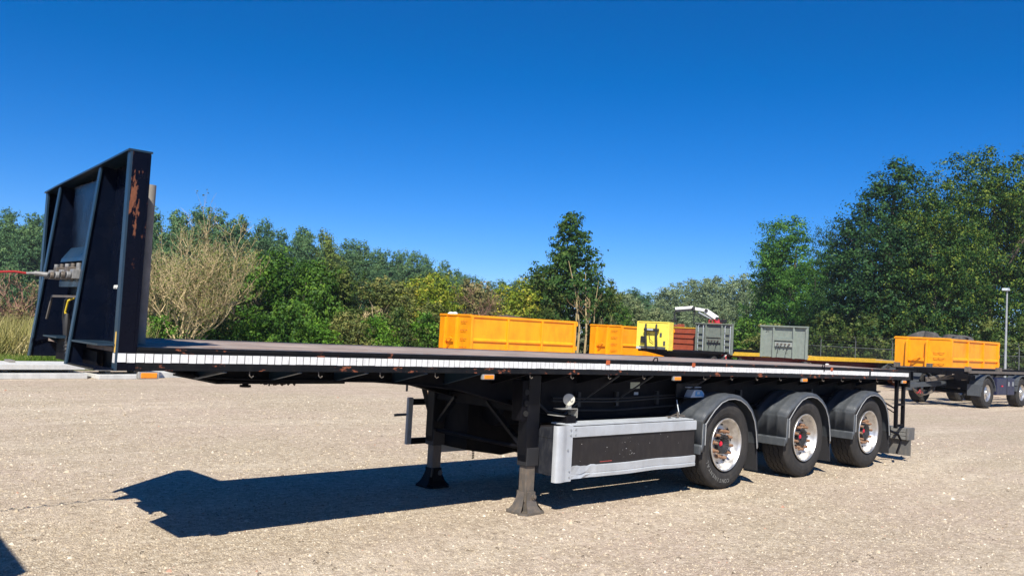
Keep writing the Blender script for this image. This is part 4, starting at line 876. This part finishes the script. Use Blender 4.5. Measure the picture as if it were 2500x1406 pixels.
# ------------------------------------------------------------------ orange roll-off containers
def container(name, label, loc, yaw, Lc, Wc, H, zb_=0, nrib=3, chev=True, group='orange roll-off containers'):
    c = thing(name, label, 'container', (loc[0],loc[1],zb_), yaw, group); o_ = M['orange']; h = H-zb_
    MB().box(0,Lc,0,.04,.05,h-.05).build('side_wall', o_, c); MB().box(0,Lc,Wc-.04,Wc,.05,h-.05).build('side_wall', o_, c)
    MB().box(0,.04,.04,Wc-.04,.05,h).build('front_wall', o_, c); MB().box(Lc-.04,Lc,.04,Wc-.04,.05,h-.05).build('rear_door', o_, c)
    MB().box(.02,Lc-.02,.02,Wc-.02,0,.08).build('floor', o_, c)
    MB().box(-.01,Lc+.02,-.05,.03,h-.09,h).build('top_rail', o_, c, bevel=.01); MB().box(-.01,Lc+.02,Wc-.03,Wc+.05,h-.09,h).build('top_rail', o_, c, bevel=.01)
    MB().box(-.03,.06,.0,Wc,h-.06,h+.02).build('front_cap', o_, c, bevel=.01)
    xs = np.linspace(.05,Lc-.1,nrib+2)
    for i, x in enumerate(xs):
        w = .11 if i in (0,len(xs)-1) else .08
        MB().box(x-w/2,x+w/2,-.07,0,.02,h-.09).build('rib', o_, c, bevel=.006)
    for i in range(len(xs)-1):
        wz = 1.20 if zb_ == 0 else .45
        MB().prism([(-.06,wz-.02),(-.06,wz+.03),(0,wz+.10),(0,wz-.02)], 'x', xs[i]+.05, xs[i+1]-.05).build('waist_rail', o_, c)
    MB().box(.0,Lc,-.06,0,.02,.12).build('base_rail', o_, c)
    for y in (Wc*.40, Wc*.76):                                   # front columns either side of the hook bar
        MB().prism([(-.17,0),(0,0),(0,h-.08),(-.12,h-.14)], 'y', y-.045, y+.045).build('front_column', o_, c, bevel=.006)
    hz = 1.18 if zb_ == 0 else .40
    MB().box(-.08,-.02,Wc*.42,Wc*.74,hz-.07,hz+.07).build('hook_plate', o_, c)
    MB().tube([(-.02,Wc*.50,hz+.02),(-.16,Wc*.52,hz+.10),(-.20,Wc*.58,hz+.02),(-.16,Wc*.64,hz-.06),(-.02,Wc*.66,hz-.02)], .028, 8).build('lifting_hook', M['orange'], c, smooth=True)
    for k in range(5):
        z = h-.28-.335*k if zb_ == 0 else h-.64-.24*k
        if z < .1: continue
        MB().tube([(-.01,Wc*.10,z+.03),(-.05,Wc*.12,z),(-.05,Wc*.17,z),(-.03,Wc*.19,z+.03),(-.05,Wc*.21,z),(-.05,Wc*.27,z),(-.01,Wc*.29,z+.03)], .011, 5).build('ladder_rung', M['orangedk'], c)
    for z in (.25,h*.45,h-.2): MB().box(Lc,Lc+.06,-.05,.04,z,z+.16).build('door_hinge', o_, c, bevel=.01)
    return c
cA = container('rolloff_container', 'orange roll-off container nearest the left, seen over the middle of the flatbed deck', (19.31,19.82), R(-8.2), 5.2, 2.4, 2.19, nrib=2)
cB = container('rolloff_container', 'orange roll-off container half hidden behind the yellow headboard', (31.33,22.43), R(-7.7), 3.7, 2.4, 2.2, nrib=2)
cC = container('rolloff_container', 'orange roll-off container heaped with old tyres at the right', (36.75,8.68), R(-2.1), 5.2, 2.4, 2.33, .98, nrib=2)
# loads
def lump(name, loc, sc_, mat, seed, label, cat, group=None):
    bm = bmesh.new(); bmesh.ops.create_icosphere(bm, subdivisions=3, radius=1); rd = random.Random(seed)
    for v in bm.verts: v.co *= 1+.12*math.sin(v.co.x*5+seed)+.1*math.sin(v.co.y*7+v.co.z*4)
    me = bpy.data.meshes.new(name); bm.to_mesh(me); bm.free(); o = bpy.data.objects.new(name, me); col.objects.link(o); me.materials.append(mat)
    o.location = loc; o.scale = sc_; return tag(o, label, cat, group)
lump('scrap_heap', (22.4,20.8,1.75), (2.0,.9,.50), M['gravelload'], 3, 'dark heap of scrap just showing over the rim of the left orange container', 'scrap')
lump('white_bag', (19.9,21.7,2.12), (.25,.2,.18), M['white'], 5, 'small white sack peeking over the left corner of the first orange container', 'sack')
def tyre_thing(x, y, z, rx, rz, label):
    z += .06; m_ = MB().lathe([(-.14,.30),(-.17,.36),(-.16,.46),(-.12,.51),(.12,.51),(.16,.46),(.17,.36),(.14,.30)], 32, closed=True)
    o = m_.build('tyre_casing', M['oldtyre'], None, smooth=True, loc=(x,y,z), rot=(rx,0,rz)); tag(o, label, 'old tyre', 'old tyres heaped in the orange container')
tl = ['leftmost old tyre on the heap, lying nearly flat','second tyre of the heap, the highest bulge','small tyre bulge in the middle of the heap','tyre right of the heap middle, against the raised rail','last tyre of the heap towards the far end','tyre at the back of the heap, behind the highest one']
for i,(dx,dy,z,rx) in enumerate([(.72,1.75,2.24,1.12),(.80,.95,2.24,2.0),(1.45,.66,2.16,1.25),(2.15,.66,2.20,1.9),(3.05,.68,2.22,1.25),(1.5,1.6,2.26,1.9)]): tyre_thing(36.75+dx, 8.68+dy, z, rx, i*.5, tl[i])

# ------------------------------------------------------------------ grey flatbed trailers behind
def bg_wheel(parent, x, y, r=.5, w=.36, rimmat='rim', name='wheel'):
    o = MB().lathe([(.03,r*.55),(.0,r*.62),(.0,r*.9),(.04,r),(w-.04,r),(w,r*.9),(w,r*.5)], 32).build(name, M['tyre'], parent, smooth=True, loc=(x,y,r))
    MB().lathe([(.035,r*.6),(.02,r*.58),(.08,r*.45),(.05,r*.25),(.01,r*.22),(.01,0)], 24).build('rim', M[rimmat], o, smooth=True); return o
def grey_trailer(label, loc, yaw, paint, zt, zbm, Wt=2.4, Lt=11.5, ladder=False, number=None, yellow=False):
    t = thing('flatbed_trailer', label, 'trailer', (loc[0],loc[1],0), yaw, 'flatbed trailers parked behind')
    P = M[paint]
    MB().box(.10,.13,.05,Wt-.05,zbm,zt-.03).build('headboard_panel', P, t)
    for y in (.0, .62, 1.66, Wt-.07): MB().box(0 if y in (.62,1.66) else .03,.16,y,y+.08,zbm-.02,zt-.02).build('headboard_post', P, t, bevel=.008)
    MB().box(-.02,.18,-.01,Wt+.02,zt-.06,zt).build('top_cap', P, t, bevel=.008)
    zc = (zt+zbm)/2
    MB().box(.0,.09,.70,1.66,zc+.05,zc+.14).build('cross_rail', P, t); pl = MB().box(.02,.06,.72,1.62,zc-.22,zc-.02).build('coupling_panel', surf('panel_grey', (.30,.33,.31), .5) if ladder is False else P, t)
    for y in (.85,1.05,1.25,1.45): MB().tube([(.02,y,zc-.1),(-.07,y,zc-.12)], .035, 8).build('air_coupling', M['legsteel'], pl)
    for y in (.9,1.35): MB().tube([(-.04,y,zc-.15),(-.08,y+.04,zc-.35),(-.02,y+.1,zc-.55)], .015, 6).build('cable_loop', M['black2'], t)
    if ladder:
        for y0 in (.10,1.86):
            mb = MB().tube([(.08,y0+.3,zt-.10),(.0,y0+.34,zt-.16),(.0,y0+.34,zbm+.06)], .018, 6).tube([(.08,y0,zt-.10),(.0,y0,zt-.16),(.0,y0,zbm+.06)], .018, 6)
            mb.build('ladder_rail', M['palegrey'], t)
            for k in range(4): MB().box(-.02,.04,y0,y0+.34,zbm+.18+.3*k,zbm+.22+.3*k).build('ladder_rung', P, t)
    if number:
        cu = bpy.data.curves.new('n','FONT'); cu.body = number; cu.size = .22; cu.extrude = .002
        tmp = bpy.data.objects.new('tmp', cu); col.objects.link(tmp); dg = bpy.context.evaluated_depsgraph_get(); me = bpy.data.meshes.new_from_object(tmp.evaluated_get(dg)); bpy.data.objects.remove(tmp)
        me.materials.append(M['black2']); o = inst('number', me, t); mat = Matrix((Vector((0,-1,0)),Vector((0,0,1)),Vector((-1,0,0)))).transposed().to_4x4(); mat.translation = Vector((.095,Wt-.22,zt-.32)); o.matrix_local = mat
    dk = zbm+.06
    MB().box(.16,Lt,.06,Wt-.06,dk-.04,dk).build('deck', M['plank'], t)
    for y in (0,Wt-.06): MB().box(.16,Lt,y,y+.06,dk-.10,dk+.02).build('side_rail', M['deckyellow'] if yellow else M['under'], t)
    fm = M['maroon'] if yellow else M['under']
    for y in (.7,1.6): MB().prism([(.3,dk-.05),(Lt,dk-.05),(Lt,dk-.30),(4.2,dk-.55),(3.0,dk-.25),(.3,dk-.14)], 'y', y, y+.04).build('main_beam', fm, t)
    for k in range(14): MB().box(.8+k*.75,.86+k*.75,.05,Wt-.05,dk-.14,dk-.05).build('cross_member', fm, t)
    if yellow: MB().box(.4,6.2,.0,.10,dk+.02,dk+.09).build('stake_rail', M['deckyellow'], t)
    for k in range(3):
        for y in (.0,Wt-.36): bg_wheel(t, 7.6+k*1.35, y, .48)
        g = MB()
        for j in range(9):
            a0, a1 = R(15+j*16.7), R(15+(j+1)*16.7)
            g.add([(math.cos(a0)*.56,0,math.sin(a0)*.56),(math.cos(a1)*.56,0,math.sin(a1)*.56),(math.cos(a1)*.56,.38,math.sin(a1)*.56),(math.cos(a0)*.56,.38,math.sin(a0)*.56)], [(0,1,2,3)])
        o = g.build('mudguard', M['guard'], t, loc=(7.6+k*1.35,-.01,.48)); s_ = o.modifiers.new('t','SOLIDIFY'); s_.thickness = .03
    for y in (.35,Wt-.45): MB().box(2.6,2.72,y,y+.12,.05,dk-.1).box(2.5,2.82,y-.06,y+.18,0,.05).build('landing_leg', fm, t)
    return t
g31 = grey_trailer('pale grey headboard flatbed with the number 31 and a yellow-edged deck', (33.57,13.59), R(-3.1), 'sage', 2.55, 1.10, number='31', yellow=True)
g2 = grey_trailer('darker grey headboard flatbed with two ladders, in front of the crane', (36.78,19.53), R(-3.3), 'sage2', 2.62, 1.02, ladder=True, yellow=True)
MB().box(-.05,-.03,-.05,.35,.55,1.0).build('hazard_board', M['stripes'], g2, loc=(0,.3,0)); MB().box(-.05,-.03,-.05,.35,.55,1.0).build('hazard_board', M['stripes'], g2, loc=(-.4,2.0,-.05))
MB().box(2.6,5.6,-.05,.0,.45,.80).build('side_guard', M['bluebox'], g31)
MB().tube([(1.6,-.06,.85),(1.6,-.16,.85)],.09,12).build('round_lamp', M['white'], g31)

# yellow headboard unit with black fork mount
yt = thing('flatbed_trailer', 'trailer with a bright yellow headboard and a black fork mount', 'trailer', (30.64,18.98,0), R(8), 'flatbed trailers parked behind')
MB().box(.0,.06,.0,1.62,1.16,2.42).build('headboard_panel', M['yellow'], yt, bevel=.01)
MB().box(-.03,.40,-.06,.0,1.12,2.43).build('corner_post', M['yellow'], yt, bevel=.01); MB().box(-.03,.40,1.62,1.68,1.12,2.43).build('corner_post', M['yellow'], yt, bevel=.01)
MB().box(-.03,.40,-.06,1.68,2.40,2.45).build('top_cap', M['yellow'], yt, bevel=.01)
for y in (.55,1.12): MB().tube([(-.06,y,1.18),(-.12,y,1.6),(-.12,y+.03,2.1),(-.08,y+.04,2.33)], [.06,.06,.055,.04], 8).build('fork_arm', M['black2'], yt)
MB().box(-.18,-.04,.45,1.22,1.98,2.12).build('fork_crossbar', M['black2'], yt, bevel=.02); MB().box(-.20,-.18,.70,1.02,2.03,2.10).build('warning_label', M['palegrey'], yt)
MB().box(-.10,0,1.22,1.42,1.42,1.74).build('battery_case', M['black2'], yt, bevel=.01); MB().box(-.04,0,.32,.42,1.75,1.93).build('cover_plate', M['guard'], yt, bevel=.005); MB().box(-.04,0,.12,.22,1.36,1.55).build('cover_plate', M['guard'], yt, bevel=.005)
MB().tube([(-.05,1.0,1.9),(-.10,.9,1.6),(-.06,.72,1.45)],.014,6).build('cable_loop', M['black2'], yt)
MB().box(-.06,0,.1,1.5,1.16,1.28).build('lower_panel', M['guard'], yt); MB().box(-.12,.0,1.40,1.62,1.13,1.24).build('step_bracket', M['palegrey'], yt)
MB().box(.06,7.5,.0,1.62,1.02,1.14).build('deck', M['under'], yt)
for y in (.3,1.3): MB().prism([(.2,1.02),(7.5,1.02),(7.5,.75),(3,.7),(.8,.96)], 'y', y, y+.05).build('main_beam', M['under'], yt)
for k in range(2):
    for y in (.0,1.3): bg_wheel(yt, 5+k*1.2, y, .45, .3)
for y in (.3,1.3): MB().box(2.2,2.3,y,y+.1,0,1.0).build('landing_leg', M['under'], yt)
# red-brown container and loader crane
rc = thing('steel_container', 'rusty red-brown steel container behind the yellow headboard', 'container', (37.5,21.75,0), R(-4))
MB().box(0,.06,.0,2.4,.05,2.32).build('front_wall', M['redbrown'], rc); MB().box(0,1.0,0,.06,.05,2.3).build('side_wall', M['redbrown'], rc); MB().box(0,1.0,2.34,2.4,.05,2.3).build('side_wall', M['redbrown'], rc); MB().box(.94,1.0,.06,2.34,.05,2.3).build('rear_wall', M['redbrown'], rc)
for z in (1.45,1.75,2.02): MB().box(-.05,0,.05,2.35,z,z+.04).build('rib', M['redbrown'], rc)
MB().box(-.03,1.03,-.03,2.43,2.30,2.36).build('top_rail', M['deckyellow'], rc)
cr_ = thing('loader_crane', 'white folded loader crane with a red base above the grey headboard', 'crane', (42.6,24.4,0))
D = Vector((-.73,.68,0))
def cp(s, z): return tuple(D*s + Vector((0,0,z)))
MB().box(-.5,.5,-.4,.4,.0,2.55).build('pedestal', M['under'], cr_); MB().box(-.45,.45,-.35,.35,2.45,2.78).build('base', M['redbrown'], cr_, bevel=.03)
MB().tube([cp(-.1,2.7),cp(.1,3.05)], .17, 10).tube([cp(-.25,2.75),cp(-.35,2.95)], .08, 8).build('slew_column', surf('crane_red', (.45,.03,.05), .5), cr_)
MB().bar(cp(.0,3.05),cp(.75,3.50),.26,.30).build('main_boom', M['white'], cr_, bevel=.03); MB().bar(cp(.7,3.50),cp(1.55,3.60),.20,.18).build('boom_elbow', M['white'], cr_, bevel=.03)
MB().bar(cp(1.5,3.66),cp(2.6,3.52),.16,.16).build('outer_boom', M['white'], cr_, bevel=.02)
MB().bar(cp(1.5,3.52),cp(2.5,3.38),.12,.12).tube([cp(2.55,3.5),cp(2.62,3.1),cp(2.5,2.8)],.04,6).tube([cp(1.4,3.5),cp(1.42,3.0),cp(1.4,2.6)],.03,6).build('boom_cylinder', M['black2'], cr_)
for dz_ in (0,.06,.13): MB().tube([cp(.3,3.15-dz_),cp(.9,3.22-dz_*1.5),cp(1.5,3.45-dz_)], .022,5).build('hydraulic_hose', M['black2'], cr_)
for s_, z_ in ((.72,3.5),(1.5,3.6),(.05,3.05)): MB().tube([tuple(Vector(cp(s_,z_))+Vector((-.13,-.14,0))),tuple(Vector(cp(s_,z_))+Vector((.13,.14,0)))], .10, 10).build('pivot_pin', M['black2'], cr_)
MB().bar(cp(.35,3.02),cp(1.15,3.38),.09,.09).build('lift_cylinder', M['silver'], cr_)
for s_ in (1.75,2.1,2.45): MB().box(-.10,.10,-.05,.05,-.12,.12).build('boom_clamp', M['black2'], cr_, loc=cp(s_,3.56-.1*(s_-1.75)), rot=(0,0,R(-43)))
for s_ in (-.35,.25,.45): MB().tube([cp(s_,2.6),cp(s_+.05,2.9),cp(s_-.1,3.0)], .035, 6).build('valve_lever', surf('crane_red_part', (.40,.03,.05), .5), cr_)
MB().tube([cp(2.6,2.9),cp(2.45,2.6),cp(2.7,2.45),cp(2.3,2.4)], .045, 6).tube([cp(2.5,3.1),cp(2.75,2.8),cp(2.6,2.5)], .035, 6).build('grab_linkage', M['black2'], cr_); MB().box(-.1,.1,-.03,.03,0,.16).build('maker_plate', M['blue'], cr_, loc=cp(.72,3.42), rot=(0,0,R(-43)))
MB().box(-.3,.0,-.3,.0,2.8,3.0).build('control_seat', M['black2'], cr_, loc=(.3,-.2,0))
MB().tube([cp(2.2,2.35),cp(2.5,2.5),cp(2.9,2.4)],.05,6).box(-1.8,-1.5,1.3,1.6,2.3,2.6).build('hook_block', M['redbrown'], cr_)
# truck under the crane
MB().box(-2.6,3,-1.1,1.1,1.0,1.25).build('truck_frame', M['under'], cr_)
for x0 in (-1.8,1.6): bg_wheel(cr_, x0, -1.1, .5)

# ------------------------------------------------------------------ drawbar container chassis at the right
db = thing('drawbar_trailer', 'dark empty drawbar container chassis with a navy toolbox, its drawbar pointing left', 'trailer', (28.25,4.35,0), R(-3), 'container chassis at the right')
for y in (.72,1.58): MB().box(-1.6,8.4,y,y+.08,1.02,1.20).build('main_beam', M['under'], db)
for y in (.0,2.32): MB().box(-1.4,8.4,y,y+.07,1.12,1.20).build('side_rail', M['legsteel'], db)
for k in range(14): MB().box(-1.4+k*.72,-1.33+k*.72,.05,2.35,1.06,1.16).build('cross_member', M['under'], db)
for x0 in (-1.45,.9): 
    for y in (.02,2.28): MB().box(x0,x0+.16,y-.03,y+.13,1.16,1.32).build('twist_lock', M['legsteel'], db, bevel=.01)
for x0 in (0,2.85,4.1):
    for y, s in ((0,0),(2.02,0)): bg_wheel(db, x0, y, .49, .36)
    MB().tube([(x0,.2,.49),(x0,2.2,.49)], .07, 10).build('axle', M['under'], db)
for x0 in (0,2.85,4.1):
  for y in (-.02,2.0):
    g = MB()
    for j in range(9):
        a0, a1 = R(5+j*19), R(5+(j+1)*19)
        g.add([(math.cos(a0)*.56,y,math.sin(a0)*.56),(math.cos(a1)*.56,y,math.sin(a1)*.56),(math.cos(a1)*.56,y+.40,math.sin(a1)*.56),(math.cos(a0)*.56,y+.40,math.sin(a0)*.56)], [(0,1,2,3)])
    o = g.build('mudguard', M['guard'], db, loc=(x0,0,.50)); s_ = o.modifiers.new('t','SOLIDIFY'); s_.thickness = .03
for y in (-.02,2.0): MB().box(-.60,-.575,y,y+.42,.40,.76).build('spray_flap', M['guard'], db)
bb = MB().box(.75,2.2,.02,.50,.42,.98).build('toolbox', M['bluebox'], db, bevel=.015)
for x0 in (1.65,2.0): MB().box(x0,x0+.07,.0,.02,.72,.86).build('latch', M['galv'], bb)
MB().box(1.1,1.20,.0,.02,.70,.74).build('red_reflector', M['red'], bb); MB().box(1.55,1.57,.012,.02,.43,.97).build('door_seam', M['darkslot'], bb)
MB().box(-.35,.45,.5,1.9,.60,.92).build('turntable', M['under'], db); MB().tube([(0,1.2,.92),(0,1.2,1.02)], .55, 20).build('turntable_ring', M['under'], db)
MB().bar((-.4,1.2,.72),(-2.6,1.45,.62),.16,.14).build('drawbar', M['guard'], db, bevel=.01); MB().tube([(-2.6,1.45,.62),(-2.85,1.48,.61)], .10, 10).build('drawbar_eye', M['legsteel'], db)
MB().bar((-.5,.75,.95),(-1.6,1.25,.80),.07).bar((-.4,1.8,.9),(-1.2,1.4,.78),.07).tube([(-.9,1.0,.98),(-1.5,1.2,.86)],.06,8).build('drawbar_strut', M['legsteel'], db)
hc = MB()
for k in range(5):
    hc.tube([(-.9,1.25+.03*k,.66),(-1.2,1.2+.05*k,.42-.02*k),(-1.6,1.25+.05*k,.34-.02*k),(-2.0,1.3+.03*k,.42),(-2.3,1.35,.56)], .016, 5)
hc.build('hose_bundle', M['legsteel'], db)
for k in range(7): MB().tube([(-1.9+.0*k,1.3,.50-.0*k),(-1.75-.06*k,1.27,.38),(-1.70-.06*k,1.33,.42)], .012, 5).build('coiled_hose', M['hosered'] if k%3==0 else M['black2'], db)
MB().tube([(-.6,.5,1.0),(-.9,.7,1.05),(-1.1,.9,.95),(-1.0,1.1,.85)], .03, 6).tube([(-.7,.3,.95),(-.8,.5,.9)],.05,6).build('air_line', M['legsteel'], db)
MB().box(-.9,-.5,.2,.7,.9,1.05).build('valve_box', M['under'], db); MB().box(-1.3,-1.1,1.9,2.2,.75,1.05).build('valve_box', M['under'], db)
# second chassis carrying the tyre container
cc = thing('container_chassis', 'dark chassis carrying the orange container of old tyres', 'trailer', (36.75,8.68,0), R(-2.1), 'container chassis at the right')
for y in (.7,1.6): MB().box(-.3,6.2,y,y+.1,.74,.97).build('main_beam', M['under'], cc)
for k in range(8): MB().box(-.2+k*.85,-.1+k*.85,.05,2.35,.86,.975).build('cross_member', M['under'], cc)
for x0 in (.8,4.4,5.6):
    for y in (.0,2.02): bg_wheel(cc, x0, y, .46, .34)
MB().bar((-.2,1.2,.7),(-2.4,1.2,.6),.14,.12).build('drawbar', M['under'], cc)
MB().box(-.45,-.3,.0,.5,.55,.95).box(-.45,-.3,1.9,2.4,.55,.95).build('front_guard', M['guard'], cc)

# ------------------------------------------------------------------ lamp post and mesh fence
lp = thing('lamp_post', 'slim grey lamp post beside the tyre-filled container', 'lamp post', (47.9,10.06,0))
MB().tube([(0,0,0),(0,0,2.4),(0,0,5.15)], [.07,.058,.04], 12).build('pole', M['galv'], lp, smooth=True)
MB().tube([(0,0,5.1),(-.1,-.05,5.2),(-.22,.12,5.22)], .035, 8).build('bracket', M['galv'], lp); MB().prism([(-.40,5.16),(.06,5.16),(.10,5.24),(.0,5.31),(-.34,5.29)], 'y', -.12, .14).build('lamp_head', M['palegrey'], lp, bevel=.02)
M['fence'] = surf('dull_fence_steel', (.10,.11,.11), .6, metal=.2)
fe = thing('mesh_fence', 'galvanised chain-link fence with barbed wire at the far right', 'fence', (52.5,0,0))
for k in range(9):
    y = 6.0+k*2.4
    MB().tube([(0,y,0),(0,y,1.95),(-.0,y,2.2),(-.18,y,2.45)], .03, 6).build('fence_post', M['fence'], fe)
MB().tube([(0,6,1.75),(0,25.2,1.75)], .022, 6).build('top_rail', M['fence'], fe)
mb = MB()
for z, dx in ((1.92,0),(2.12,0),(2.30,-.08),(2.42,-.17)): mb.tube([(dx,6,z),(dx,25.2,z)], .005, 4)
mb.build('barbed_wire', M['fence'], fe)
mb = MB(); y = 6.0
while y < 25.2:
    for s in (1,-1):
        a = (0,y,.05); b = (0,y+s*1.7,1.75)
        if 6 <= b[1] <= 25.2: mb.tube([a,b], .0025, 3, cap=False)
    y += .09
mb.build('wire_mesh', M['fence'], fe)['kind'] = 'stuff'

# ------------------------------------------------------------------ loose stones
def stones(name, n, seed, lab, big=1):
    rng = np.random.default_rng(seed)
    # fan of ground in front of the photographer, denser where it is nearer
    ang = YAW + rng.uniform(-.62,.62,n); dist = 3.4*np.exp(rng.uniform(0,1.75,n))
    X = -1.79+np.sin(ang)*dist; Y = -5.6+np.cos(ang)*dist
    s = rng.lognormal(-5.5,.42,n)*(1+dist*.04)*big; V = []; base = np.array([(1,0,0),(-.5,.87,0),(-.5,-.87,0),(.3,.1,.75),(-.45,-.1,.6)])
    a = rng.uniform(0,6.28,n); c, sn = np.cos(a), np.sin(a); el = rng.uniform(.6,1.5,n)
    B = np.repeat(base[None],n,0)*(1+rng.normal(size=(n,5,3))*.22); B[:,:,0] *= el[:,None]
    xr = B[:,:,0]*c[:,None]-B[:,:,1]*sn[:,None]; yr = B[:,:,0]*sn[:,None]+B[:,:,1]*c[:,None]
    V = np.stack([xr*s[:,None]+X[:,None], yr*s[:,None]+Y[:,None], np.maximum(B[:,:,2]*s[:,None]-.0005, -.001)],2).reshape(-1,3)
    F = np.array([(0,1,3),(1,4,3),(1,2,4),(2,0,3),(2,3,4)]); F = (F[None]+5*np.arange(n)[:,None,None]).reshape(-1)
    me = bpy.data.meshes.new(name); me.vertices.add(len(V)); me.vertices.foreach_set('co', V.astype(np.float32).ravel()); nf = 5*n
    me.loops.add(3*nf); me.loops.foreach_set('vertex_index', F.astype(np.int32)); me.polygons.add(nf)
    me.polygons.foreach_set('loop_start', np.arange(0,3*nf,3,dtype=np.int32)); me.polygons.foreach_set('loop_total', np.full(nf,3,dtype=np.int32)); me.update(); me.validate()
    me.materials.append(M['stone']); o = bpy.data.objects.new(name, me); col.objects.link(o); tag(o, lab, 'gravel', None, 'stuff')
stones('loose_gravel', 120000, 21, 'loose pale stones strewn over the yard')
stones('coarse_gravel', 9000, 22, 'coarser pebbles lying here and there on the yard', 1.7)
def litter(n, seed):
    rd = random.Random(seed); mb = MB()
    for i in range(n):
        ang = YAW+rd.uniform(-.62,.62); d = 3.5*math.exp(rd.uniform(0,1.7)); x = -1.79+math.sin(ang)*d; y = -5.6+math.cos(ang)*d
        a = rd.uniform(0,6.28); l = rd.uniform(.008,.05); mb.tube([(x,y,.006),(x+math.cos(a)*l*.5,y+math.sin(a)*l*.5,.012),(x+math.cos(a+.4)*l,y+math.sin(a+.4)*l,.005)], rd.uniform(.001,.0028), 4)
    o = mb.build('ground_litter', surf('dark_litter', (.09,.065,.04), .9, bumps=0), None); tag(o, 'tiny dark twigs and scraps scattered over the gravel', 'litter', None, 'stuff')
litter(900, 31)
